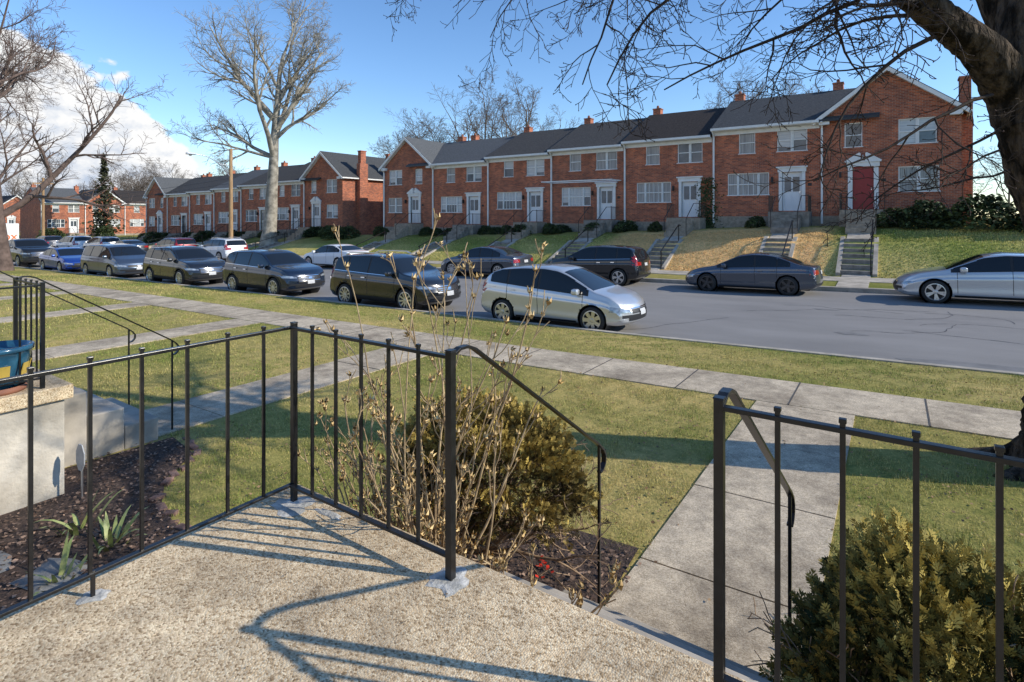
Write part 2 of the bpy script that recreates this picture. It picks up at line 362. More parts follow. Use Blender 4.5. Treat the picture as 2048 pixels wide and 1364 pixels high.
bedpoly([(-2.75,1.86),(-1.54,1.86),(-1.44,3.3),(-1.47,3.75),(-2.0,3.72),(-2.6,3.45),(-2.85,2.6)],.014)
bedpoly([(-.3,1.86),(1.7,1.86),(1.7,3.0),(.9,3.2),(-.1,3.1)],.014)
mb.build('mulch_bed',[M['mulch']])
mb=MB()
edge=[(-6.5,3.1),(-6.15,3.03),(-5.85,2.88),(-5.6,2.62),(-5.4,2.4),(-5.1,2.22),(-4.75,2.15),(-4.4,2.12),(-4.05,2.1),(-3.7,2.09),(-3.35,2.05),(-3.0,2.0)]
for (ax,ay),(bx,by) in zip(edge[:-1],edge[1:]):
    for k in range(2):
        if random.random()<.15: continue
        x=ax+(bx-ax)*(k+.5)/2+random.uniform(-.03,.03); y=ay+(by-ay)*(k+.5)/2+random.uniform(-.03,.03); d=Vector((bx-ax,by-ay,random.uniform(-.08,.08)))
        d.rotate(Matrix.Rotation(random.gauss(0,.4),3,'Z')); d=d.normalized()*random.uniform(.055,.075)
        z=tz(x,y)-.004+random.uniform(-.015,.02); mb.bar(Vector((x,y,z))-d,Vector((x,y,z))+d,.07,.05)
mb.build('brick_edging',[mat('edging_brick',(.10,.055,.045),(.28,.17,.13),12,.95,bump=.5)],bevel=.01)
mb=MB()
for x,y,r in [(-4.6,1.35,.22),(-4.05,1.45,.2),(-4.0,.95,.24),(-4.6,.85,.2),(-3.5,1.2,.22),(-5.2,1.1,.22),(-3.6,.6,.24)]:
    blob(mb,x,y,tz(x,y)+.02,r,.02,9,1.2,.8)
mb.build('stepping_stones',[mat('flagstone',(.15,.15,.145),(.27,.26,.24),6,.9,bump=.5)])
e=empty('yard_sign',(-5.75,1.9,tz(-5.5,2)))
mb=MB(); mb.bar((0,0,0),(0,0,.32),.012); mb.build('stake',[M['alloy']],e)
mb=MB(); oc=[]
for i in range(8):
    a=math.radians(22.5+45*i); oc.append((.075*math.cos(a),-.008,.36+.12*math.sin(a)))
mb.prism(oc,(0,-.008,0)); o=mb.build('panel',[mat('sign_panel',(.40,.41,.42),(.30,.31,.33),20,.5)],e); o.rotation_euler=(0,0,math.radians(5))
# ---------------------------------------------------------------- scatter
def inbed(x,y):
    a=(y<np.interp(x,[-6.6,-5.9,-5.5,-5,-4.4,-2.67],[3,2.9,2.45,2.2,2.1,2.0]))&(x<-2.6)&(x>-6.7)
    b=(x>-2.8)&(x<-1.3)&(y<3.65); c=(x>-.36)&(x<1.7)&(y<3.1)
    return a|b|c
def onpath(x,y):
    j=NR.normal(0,.018,len(x)); j2=NR.normal(0,.018,len(x))
    m=(x>-1.40+j)&(x<-.38+j2)
    for p in (-7.8,-13.4,-19,-24.6,-30.2): m|=(x>p+.02+j)&(x<p+1.06+j2)
    return (m&(y<YN0))|((y>YN0+.01+j)&(y<YN1-.01+j2))|((x<-5.9)&(x>-9.7)&(y<1.95))|((x>-7.9)&(x<-6.6)&(y<2.95))
def pn(x,y): return .5+.25*np.sin(x*1.7+1.3*np.sin(y*1.1))+.25*np.sin(y*2.3+x*.6+2*np.sin(x*.9))
def pn2(x,y): return .5+.17*np.sin(x*5.1+2*np.sin(y*3.7))+.17*np.sin(y*6.3-x*2.1+2*np.sin(x*4.2))+.16*np.sin(x*13+y*11+3*np.sin(y*7-x*5))
Gp=[];Gs=[]
for (x0,x1,y0,y1,den,h) in [(-6,3.2,1.9,YN0+.06,6800,.034),(-6,4.5,YN1-.05,YC+.03,3200,.034),(-16,-6,1.9,YN0+.06,2400,.036),(-20,-6,YN1-.05,YC+.03,1600,.036),(-32,-16,1.5,YN0,500,.045),(-36,-20,YN1,YC-.03,500,.045)]:
    n=int((x1-x0)*(y1-y0)*den); x=NR.uniform(x0,x1,n); y=NR.uniform(y0,y1,n)
    k=~(inbed(x,y)|onpath(x,y)); x=x[k];y=y[k]; q=pn2(x,y); k=NR.random(len(x))<np.clip((q-.12)*1.7,.12,1); x=x[k];y=y[k];q=q[k]
    Gp.append(np.stack([x,y],1)); Gs.append(np.stack([np.full(len(x),.0036*math.sqrt(6800/den)),NR.uniform(.4,1.3,len(x))*h*(.55+.8*q)],1))
G=np.concatenate(Gp); S2=np.concatenate(Gs); n=len(G)
def tz_fast(x,y):
    r=np.where(x>-5,.022*(x+5),.0145*(x+5)); return r+np.interp(y,[-9,YN1,YC],[.38,.38,.14])
gz=tz_fast(G[:,0],G[:,1])
yaw=NR.uniform(0,6.28,n); tilt=NR.normal(0,.65,n)
S=np.stack([S2[:,0],S2[:,1],S2[:,1]],1)
kk=np.clip(pn(G[:,0],G[:,1])*.7+.6*(1-pn2(G[:,0],G[:,1]))-.1+NR.normal(0,.28,n),0,1)[:,None]
col=(1-kk)*np.array([.19,.27,.045])+kk*np.array([.66,.52,.21]); col*=NR.uniform(.5,1.3,(n,1))
scatter('lawn_grass',np.column_stack([G,gz-.003]),[(-.5,0,0),(.5,0,0),(0,.25,1)],[(0,1,2)],rots(yaw,tilt),S,np.minimum(col,.8),[M['grass']])
# tufts on the far bank and verge
n=90000; x=NR.uniform(-34,5,n); y=NR.uniform(26.4,31.0,n); z=np.array([tz(a,b) for a,b in zip(x[:1],y[:1])])
gxs=np.linspace(-36,7,87); gys=np.linspace(26.2,31.2,41); T=np.array([[tz(a,b) for b in gys] for a in gxs])
fi=(x+36)/.5; fj=(y-26.2)/.125; i0=np.clip(fi.astype(int),0,85); j0=np.clip(fj.astype(int),0,39); u=fi-i0; v=fj-j0
z=T[i0,j0]*(1-u)*(1-v)+T[i0+1,j0]*u*(1-v)+T[i0,j0+1]*(1-u)*v+T[i0+1,j0+1]*u*v
tanm=((x>-13.2+NR.normal(0,.2,n))&(x<-2.4+NR.normal(0,.2,n)))[:,None]; k=np.clip(.45+NR.normal(0,.35,(n,1))+.25*np.sin(x*1.1+y)[:,None],0,1)
onst=np.zeros(n,bool)
for i,(w,kd) in enumerate(zip([5.5,5.4,5.35,5.3,5.4,5.43,5.77],['gL']+['mid']*5+['gR'])):
    xl=-35.5+sum([5.5,5.4,5.35,5.3,5.4,5.43,5.77][:i]); m_=(w-1.9 if kd=='gL' else 1.9) if kd!='mid' else 4.125
    onst|=np.abs(x-xl-m_)<.78
col=np.where(tanm,np.array([.74,.50,.22])*NR.uniform(.6,1.15,(n,1)),(np.array([.22,.30,.05])*(1-k)+np.array([.62,.52,.2])*k)*NR.uniform(.6,1.3,(n,1)))
kp=~onst; m=kp.sum()
scatter('bank_grass',np.column_stack([x,y,z-.01])[kp],[(-.5,0,0),(.5,0,0),(0,.25,1)],[(0,1,2)],rots(NR.uniform(0,6.28,m),NR.normal(0,.6,m)),np.column_stack([np.full(m,.035),*(2*[NR.uniform(.03,.085,m)])]),np.minimum(col[kp],.85),[M['grass']])
def leaves(name,x,y,z,s,base,var):
    n=len(x); R=rots(NR.uniform(0,6.28,n),NR.normal(0,.5,n)); k=NR.random((n,1)); c=(np.array(base)*(1-k)+np.array(var)*k)*NR.uniform(.6,1.3,(n,1))
    return scatter(name,np.column_stack([x,y,z]),[(-.5,0,.1),(0,-.35,0),(.5,0,.12),(0,.38,0.02)],[(0,1,2,3)],R,NR.uniform(.5,1.3,(n,1))*s,c,[M['leaf']])
n=7500; x=NR.uniform(-9,3,n); y=NR.uniform(1.9,11.6,n); k=(~inbed(x,y))&((~onpath(x,y))|(NR.random(n)<.06)); x=x[k];y=y[k]
leaves('fallen_leaves',x,y,tz_fast(x,y)+NR.uniform(.008,.03,len(x)),.028,(.13,.075,.04),(.36,.23,.12))
n=26000; x=NR.uniform(-6.6,1.7,n); y=NR.uniform(-1.5,3.7,n); k=inbed(x,y)&~((x>-2.66)&(y<1.86))&~onpath(x,y)&~((x<-5.95)&(y<1.95)); x=x[k];y=y[k]
leaves('mulch_chips',x,y,tz_fast(x,y)+NR.uniform(.016,.04,len(x)),.032,(.06,.033,.023),(.36,.24,.17))
n=60; x=NR.uniform(-2.6,1.2,n); y=NR.uniform(.2,1.8,n)
leaves('fallen_leaves',x,y,np.full(n,PZ+.006),.012,(.10,.06,.03),(.2,.13,.07))
# ---------------------------------------------------------------- shrubs
def grow(out,p,d,L,r,lev,cfg,rng):
    n=cfg['seg'][lev]; pts=[p.copy()]; rad=[r]; st=L/n; tip=cfg.get('tip',.35)
    for i in range(n):
        w=cfg['wig'][lev]; d=(d+Vector((rng.gauss(0,w),rng.gauss(0,w),rng.gauss(0,w)))+Vector((0,0,cfg['trop'][lev]))).normalized()
        p=p+d*st; pts.append(p.copy()); rad.append(max(cfg['min'],r*(1-(1-tip)*(i+1)/n)))
    out.append((np.array([tuple(q) for q in pts]),rad))
    if lev+1>=len(cfg['seg']): return
    nc=cfg['nch'][lev]
    for c in range(nc):
        t=cfg['t0'][lev]+(1-cfg['t0'][lev])*(c+rng.random())/nc; f=t*n; i=min(n-1,int(f)); q=pts[i].lerp(pts[i+1],f-i)
        dd=(pts[i+1]-pts[i]).normalized(); ax=dd.cross(Vector((rng.gauss(0,1),rng.gauss(0,1),rng.gauss(0,1)))).normalized()
        a=math.radians(rng.gauss(cfg['ang'][lev],9)); nd=(Matrix.Rotation(a,3,ax)@dd)
        rr=rad[i]*rng.uniform(.5,.72); grow(out,q,nd,L*cfg['rat'][lev]*rng.uniform(.7,1.2)*(1.15-.5*t),max(rr,cfg['min']),lev+1,cfg,rng)
spray=[];sprayf=[]
for a,l,b in ((-62,.42,.15),(-38,.62,.32),(0,1.0,.3),(38,.62,.36),(62,.42,.18),(-28,.5,.6),(28,.5,.58)):
    A=math.radians(a); dx,dz=math.sin(A),math.cos(A); n0=len(spray); w=.085
    spray+=[(0,0,b-.1),(dx*l*.55-dz*w,.04,b+dz*l*.55*.7+dx*w),(dx*l,.10*abs(dx),b+dz*l*.7),(dx*l*.55+dz*w,.04,b+dz*l*.55*.7-dx*w)]
    sprayf.append((n0,n0+1,n0+2,n0+3))
def conifer_bush(name,c,rad,n,size,colA,colB,seed,low=.0,holes=.35,nb=16):
    rg=np.random.default_rng(seed); c=np.array(c)
    u=rg.normal(size=(n*2,3)); u/=np.linalg.norm(u,axis=1)[:,None]; u=u[u[:,2]>-.75+low]
    ph=rg.uniform(0,6.28,(5,3)); bump=sum(np.sin(u@ (rg.normal(size=3)*k)+ph[i,0]) for i,k in enumerate([3,5,8,12,17]))/5
    keep=bump>-holes-.25*rg.random(len(u)); u=u[keep];bump=bump[keep]
    rr=(1+.40*bump)*(1-np.abs(rg.normal(0,.14,len(u))))
    P=c+u*rr[:,None]*np.array(rad); P=P[:n];u=u[:n];bump=bump[:n];rr=rr[:n];m=len(P)
    d=u+np.array([0,0,.35])+rg.normal(0,.45,(m,3)); d/=np.linalg.norm(d,axis=1)[:,None]
    a=np.cross(d,rg.normal(size=(m,3))); a/=np.linalg.norm(a,axis=1)[:,None]; b=np.cross(d,a)
    R=np.stack([a,b,d],-1); k=np.clip(.35+.65*bump+(rr-1)*1.2+.3*(u[:,2]-.2)+rg.normal(0,.25,m),0,1)[:,None]  # inner, hollow and low sprays painted darker as shade; juniper's brown is dead growth
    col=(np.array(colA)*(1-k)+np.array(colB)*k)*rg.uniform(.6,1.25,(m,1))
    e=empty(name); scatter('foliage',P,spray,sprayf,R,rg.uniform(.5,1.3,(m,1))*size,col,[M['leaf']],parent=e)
    rn=random.Random(seed); out=[]
    for i in range(nb):
        a=rn.uniform(0,6.28); d=Vector((math.cos(a)*rn.uniform(.3,1),math.sin(a)*rn.uniform(.3,1),rn.uniform(.3,1.2))).normalized()
        grow(out,Vector((c[0]+rn.uniform(-.08,.08),c[1]+rn.uniform(-.08,.08),c[2]-rad[2]*1.0)),d,rad[2]*1.6,.014,0,dict(seg=[5,4,3],wig=[.22,.25,.25],trop=[.03,.0,.0],nch=[5,4],t0=[.2,.2],ang=[40,40],rat=[.5,.5],min=.0025),rn)
    tubes('branches',out,[mat(name+'_wood',(.22,.14,.085),(.42,.29,.18),30,.9)],4,parent=e)
    return e
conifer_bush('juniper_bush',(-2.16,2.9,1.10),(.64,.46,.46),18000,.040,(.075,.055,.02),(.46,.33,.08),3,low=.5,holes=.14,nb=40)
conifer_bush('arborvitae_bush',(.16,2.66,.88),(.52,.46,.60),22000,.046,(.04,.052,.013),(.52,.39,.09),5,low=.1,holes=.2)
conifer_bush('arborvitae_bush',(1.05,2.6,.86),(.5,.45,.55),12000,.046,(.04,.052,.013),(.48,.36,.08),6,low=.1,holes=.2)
e=empty('dry_shrub'); rn=random.Random(11); out=[]; pods=[]
for i in range(64):
    a=rn.uniform(0,6.28); s=rn.uniform(.08,.75)
    d=Vector((math.cos(a)*s*1.3,math.sin(a)*s*.4+.02,1)).normalized(); p=Vector((-2.0+rn.gauss(0,.11),2.2+rn.gauss(0,.06),.5))
    L=rn.uniform(.75,1.6)*(1-.15*s) if i>8 else rn.uniform(1.85,2.15); 
    if i<=8: d=Vector((rn.uniform(-.30,.14),rn.uniform(-.06,.1),1)).normalized()
    if 9<=i<14: d=Vector((-.85-.12*(i-9),-.02,.8)).normalized(); L=1.15
    k=len(out)
    grow(out,p,d,L,rn.uniform(.0065,.011),0,dict(seg=[10,5,3],wig=[.08,.15,.15],trop=[.045,.12,.12],nch=[4,2],t0=[.38,.5],ang=[30,28],rat=[.22,.45],min=.0027,tip=.38),rn)
    for pts,r in out[k:]:
        if len(pts)==4 and rn.random()<.72: continue
        pods.append(pts[-1])
        if rn.random()<.3: pods.append(pts[-1]+np.array([rn.gauss(0,.03),rn.gauss(0,.03),-rn.uniform(.03,.07)]))
tubes('stems',out,[M['twig']],5,parent=e)
P=np.array(pods); m=len(P); pv=[(0,0,-.5)];pf=[]
for i in range(5):
    a=i*math.tau/5
    n0=len(pv); pv+=[(.36*math.cos(a-.55),.36*math.sin(a-.55),-.05),(.36*math.cos(a+.55),.36*math.sin(a+.55),-.05),(.46*math.cos(a),.46*math.sin(a),.62)]
    pf+=[(0,n0,n0+1),(n0,n0+1,n0+2)]
R=rots(NR.uniform(0,6.28,m),NR.normal(0,.6,m)); k=NR.random((m,1)); col=np.array([.48,.31,.12])*(1-k)+np.array([.82,.60,.30])*k
scatter('seed_pods',P,pv,pf,R,NR.uniform(.026,.044,(m,1)),col,[M['leaf']],parent=e)
rn=random.Random(4)
e=empty('iris_plant'); mb=MB()
for (cx,cy,k) in [(-4.75,1.75,16),(-4.5,1.35,12),(-5.2,1.7,12)]:
    for i in range(k):
        a=rn.uniform(0,6.28); L=rn.uniform(.15,.34); d=Vector((math.cos(a),math.sin(a),0)); t=Vector((-math.sin(a),math.cos(a),0)); b=Vector((cx,cy,tz(cx,cy)))+d*rn.uniform(0,.12)
        le=rn.uniform(.3,1.0); pr=None
        for j in range(5):
            f=j/4; w=.016*(1-f**2)+.001; c=b+d*L*f*le+Vector((0,0,L*(1.1*f-.75*f*f*le)))
            cur=(c-t*w,c+t*w)
            if pr: mb.poly([pr[0],pr[1],cur[1],cur[0]])
            pr=cur
mb.build('leaves',[mat('iris_leaf',(.16,.22,.06),(.38,.40,.15),12,.5)],e)
mb=MB()
for i in range(14):
    a=rn.uniform(0,6.28); c=Vector((-1.70+rn.uniform(-.05,.05),2.82+rn.uniform(-.05,.05),.70+rn.uniform(0,.07))); d=Vector((math.cos(a),math.sin(a),.3))*.026; t=Vector((-math.sin(a),math.cos(a),.2))*.012
    mb.poly([c,c+d*.6-t,c+d,c+d*.6+t])
mb.build('red_flower',[mat('red_petal',(.7,.04,.015),None,rough=.6)])
# ---------------------------------------------------------------- trees
big=dict(seg=[9,8,6,5,4],wig=[.05,.10,.13,.16,.2],trop=[.03,.05,.04,.02,.01],nch=[8,6,6,5],t0=[.4,.25,.2,.15],ang=[38,40,42,40],rat=[.62,.55,.5,.5],min=.012,tip=.3)
def tree(name,loc,H,r,cfg,seed,m,lean=(0,0),sides=6,extra=None):
    rn=random.Random(seed); out=[]
    grow(out,Vector((0,0,-.2)),Vector((lean[0],lean[1],1)).normalized(),H,r,0,cfg,rn)
    if extra:
        for (h,d,L,rr) in extra:
            tr=out[0][0]; i=int(np.argmin(abs(tr[:,2]-h))); grow(out,Vector(tr[i]),Vector(d).normalized(),L,rr,1,cfg,rn)
    out[0][1][0]*=1.35
    o=tubes(name,out,[m],sides); o.location=loc; return o
def tree_at(px,d): 
    t=(px-1024)/1120; return d*(.827*t-.562), d*(.562*t+.827)
x,y=-45.9,29.0
c1=dict(big,seg=[11,9,7,5,4],nch=[8,8,8,6],t0=[.42,.22,.15,.15],ang=[30,34,42,44],rat=[.60,.50,.5,.5],min=.010,tip=.22,trop=[.02,.05,.03,.01,.0])
L0=Vector((-.827,-.562,0))
tree('bare_tree',(x,y,tz(x,y)),17.6,.66,c1,21,M['barkl'],extra=[(8.5,(L0.x,L0.y,.45),7.5,.2),(10,(-L0.x,-L0.y,.6),7,.2),(7.5,(L0.x*1.0,L0.y,.15),7.0,.16),(11,(L0.x,L0.y,1.1),8,.2),(12,(-L0.x,-L0.y,1.2),7,.18)])
c2=dict(big,nch=[10,8,8,7],t0=[.22,.2,.15,.12],ang=[52,44,44,42],rat=[.70,.5,.48,.5],trop=[.02,.02,.01,.01,.0],min=.0085,tip=.22)
tree('bare_tree',(-41.0,9.9,tz(-42,9.6)),13.5,.38,c2,5,M['barkr'],(.04,0))
x,y=tree_at(-60,60); tree('bare_tree',(x,y,tz(x,y)-.2),18,.4,c2,15,M['barkr'])
c3=dict(big,nch=[9,6,7,6],t0=[.2,.25,.2,.15],min=.012)
src=[]
for i,(px,d,H) in enumerate([(960,74,16),(1060,78,17),(1010,90,17),(1420,62,12),(1500,60,13.5),(1590,62,13),(1680,66,12)]):
    x,y=tree_at(px,d)
    if len(src)<3: o=tree('bare_tree',(x,y,zg(x)-.3),H,.32,c3,40+i,M['barkm'],sides=4); src.append((o.data,H))
    else:
        me,h0=src[i%3]; o=link(D.objects.new('bare_tree',me)); o.location=(x,y,zg(x)-.3); o.scale=(H/h0,)*3; o.rotation_euler=(0,0,i*1.3)
rn=random.Random(9)
eb=empty('distant_trees')
for i in range(52):
    px=rn.uniform(-200,620) if i<36 else rn.uniform(700,2300); d=rn.uniform(115,170) if i<36 else rn.uniform(75,120); x,y=tree_at(px,d); me,h0=src[rn.randrange(3)]
    H=rn.uniform(8,13.5); o=link(D.objects.new('tree_instance',me)); o.parent=eb; o.location=(x,y,tz(x,min(y,600))-.3); o.scale=(H/h0*1.15,H/h0*1.15,H/h0); o.rotation_euler=(0,0,rn.uniform(0,6))
def at(px,py,d):
    t=(px-1024)/1120; r=t*d; return Vector((.827*r-.562*d,.562*r+.827*d,2.8+(432-py)*d/1120))
e=empty('shade_tree'); out=[]
base=Vector((1.34,6.9,.4))
tr=[base+Vector((0,0,-.1)),base+Vector((0,0,.12)),base+Vector((.02,0,.5)),base+Vector((.08,0,1.3)),base+Vector((.03,0,2.2)),Vector((1.14,6.86,3.3)),Vector((1.0,6.78,4.0)),Vector((1.03,6.83,4.7)),Vector((1.25,7.0,5.8)),Vector((1.35,7.3,7.2))]
def fine(pts,rad,n=5):
    P=np.array([tuple(p) for p in pts]); s=np.linspace(0,len(P)-1,(len(P)-1)*n+1); i=np.arange(len(P))
    Q=np.stack([np.interp(s,i,P[:,k]) for k in range(3)],1); r=np.interp(s,i,rad)
    for _ in range(3): Q[1:-1]=(Q[:-2]+2*Q[1:-1]+Q[2:])/4; r[1:-1]=(r[:-2]+2*r[1:-1]+r[2:])/4
    return Q,r
Q,r=fine(tr,[.58,.46,.36,.32,.31,.30,.29,.22,.2,.12],14)
trunkp=[(Q,r)]
for a in range(0,360,52):
    A=math.radians(a+10); d=Vector((math.cos(A),math.sin(A),0)); trunkp.append(fine([base+d*.2+Vector((0,0,.35)),base+d*.42+Vector((0,0,.12)),base+d*.75+Vector((0,0,.03)),base+d*1.05+Vector((0,0,-.06))],[.12,.11,.08,.04]))
l1=[at(2040,200,5.1),at(1960,95,4.95),at(1870,30,4.85),at(1770,-60,4.8),at(1600,-160,5.0),at(1360,-230,5.5),at(1080,-260,6.1),at(850,-240,6.8)]
r1=[.22,.155,.13,.12,.10,.08,.055,.035]
trunkp.append(fine(l1,r1,13))
l2=[at(2060,260,5.0),at(2020,60,5.3),at(1930,-120,5.6),at(1780,-330,6)]; trunkp.append(fine(l2,[.2,.14,.11,.07],13))
tubes('trunk',trunkp,[M['bark']],34,parent=e,jit=.042)
tw=dict(seg=[8,6,4,3],wig=[.15,.19,.2,.2],trop=[-.05,-.03,.0,.02],nch=[6,5,3],t0=[.15,.15,.2],ang=[42,45,45],rat=[.5,.5,.5],min=.003,tip=.3)
rn=random.Random(31)
Qp,rp=fine(l1,r1,6)
for k in range(30):
    f=rn.uniform(.22,1); i=min(len(Qp)-2,int(f*(len(Qp)-1))); q=Vector(Qp[i]); a=rn.uniform(0,6.28)
    d=Vector((math.cos(a)*.9,math.sin(a)*.7,-.2+rn.uniform(-.35,.4))).normalized()
    grow(out,q,d,rn.uniform(.9,1.8),rn.uniform(.011,.020),0,tw,rn)
tw2=dict(tw,nch=[4,4,2])
for (px,py,d0,tx,ty,L,rr,cf) in [(2000,260,4.9,1660,350,1.4,.013,tw2),(1985,190,4.9,1560,240,1.8,.018,tw2),(2020,340,5,1720,400,1.2,.011,tw2),(2000,300,4.8,1850,440,.9,.010,tw2),(1900,60,4.9,1500,200,1.9,.022,tw),(1760,-40,4.8,1400,170,2.0,.022,tw),(1500,-150,5.1,1150,120,2.0,.022,tw),(1300,-200,5.5,1000,110,2.1,.022,tw),(1150,-230,6,880,60,1.9,.02,tw),(1650,-100,4.9,1600,160,1.2,.014,tw2)]:
    p=at(px,py,d0); grow(out,p,(at(tx,ty,d0)-p).normalized(),L,rr,0,cf,rn)
for k in range(9):
    a=rn.uniform(-1.2,2.6); grow(out,Vector((1.3,7.0,rn.uniform(4.8,6.8))),Vector((math.cos(a),math.sin(a),.55)).normalized(),rn.uniform(2.5,4),.07,0,dict(tw,trop=[.03,0,0,0],min=.004),rn)
tubes('twigs',out,[mat('twig_bark',(.025,.018,.015),(.075,.055,.045),20,.9,spec=.2)],4,parent=e)
bp=[]
for pts,r in out:
    if len(pts)<=5: bp.append(pts[-1])
bp=np.array(bp); bp=bp[NR.random(len(bp))<.6]; m=len(bp)
bud=[(0,0,-.6),(.3,0,0),(0,.3,0),(-.3,0,0),(0,-.3,0),(0,0,.7)]; bf=[(0,1,2),(0,2,3),(0,3,4),(0,4,1),(5,2,1),(5,3,2),(5,4,3),(5,1,4)]
scatter('buds',bp,bud,bf,rots(NR.uniform(0,6,m),NR.normal(0,.6,m)),NR.uniform(.012,.02,(m,1)),np.tile([.06,.035,.03],(m,1)),[M['leaf']],parent=e)
def leafmass(name,n,rad,colA,colB,seed,size=.22,kind='ell'):
    rg=np.random.default_rng(seed)
    u=rg.normal(size=(n,3)); u/=np.linalg.norm(u,axis=1)[:,None]; u[:,2]=np.abs(u[:,2])*1.0
    if kind=='ell':
        b=sum(np.sin(u@(rg.normal(size=3)*k)+rg.uniform(0,6)) for k in (3,6,10))/3
        P=u*(1+.2*b[:,None])*(1-np.abs(rg.normal(0,.14,n)))[:,None]*np.array(rad)
    else:
        h=rg.random(n)**1.3; a=rg.uniform(0,6.28,n); b=np.sin(h*30+2.2*np.sin(a*2+h*9))*.6+rg.normal(0,.35,n); r=(1-h)**.8*(.6+.42*b)*rad[0]; r=np.abs(r)*rg.uniform(.4,1,n)
        P=np.stack([r*np.cos(a),r*np.sin(a),.12*rad[2]+h*rad[2]*.88],1)
    m=n; k=np.clip(.5+.5*b+rg.normal(0,.25,m),0,1)[:,None]; col=(np.array(colA)*(1-k)+np.array(colB)*k)
    return scatter(name,P,[(-.5,0,0),(0,-.4,.1),(.5,0,0),(0,.5,-.1)],[(0,1,2,3)],rots(rg.uniform(0,6.28,m),rg.uniform(-1.4,1.4,m)),rg.uniform(.5,1.3,(m,1))*size,col,[M['leaf']])
x,y=tree_at(208,82); o=leafmass('pine_tree',1800,(3.0,3.0,13),(.03,.035,.018),(.08,.08,.04),3,.42,'cone'); o.location=(x,y,zr(x))
mb=MB(); mb.lathe([(.22,-.5),(.05,12)],(0,0,0),seg=8); mb.build('trunk',[M['bark']],o)
shr=[leafmass('green_bush',2600,(.8,.65,.95),(.012,.022,.008),(.08,.11,.035),k,.10) for k in (1,2)]
SH=[o.data for o in shr]; 
for o in shr: D.objects.remove(o)
def bush(x,y,s=(1,1,1),k=0,z=None,m=None):
    o=link(D.objects.new('green_bush',SH[k%2])); o.location=(x,y,(tz(x,y) if z is None else z)-.05); o.scale=s; o.rotation_euler=(0,0,random.uniform(0,6)); return o
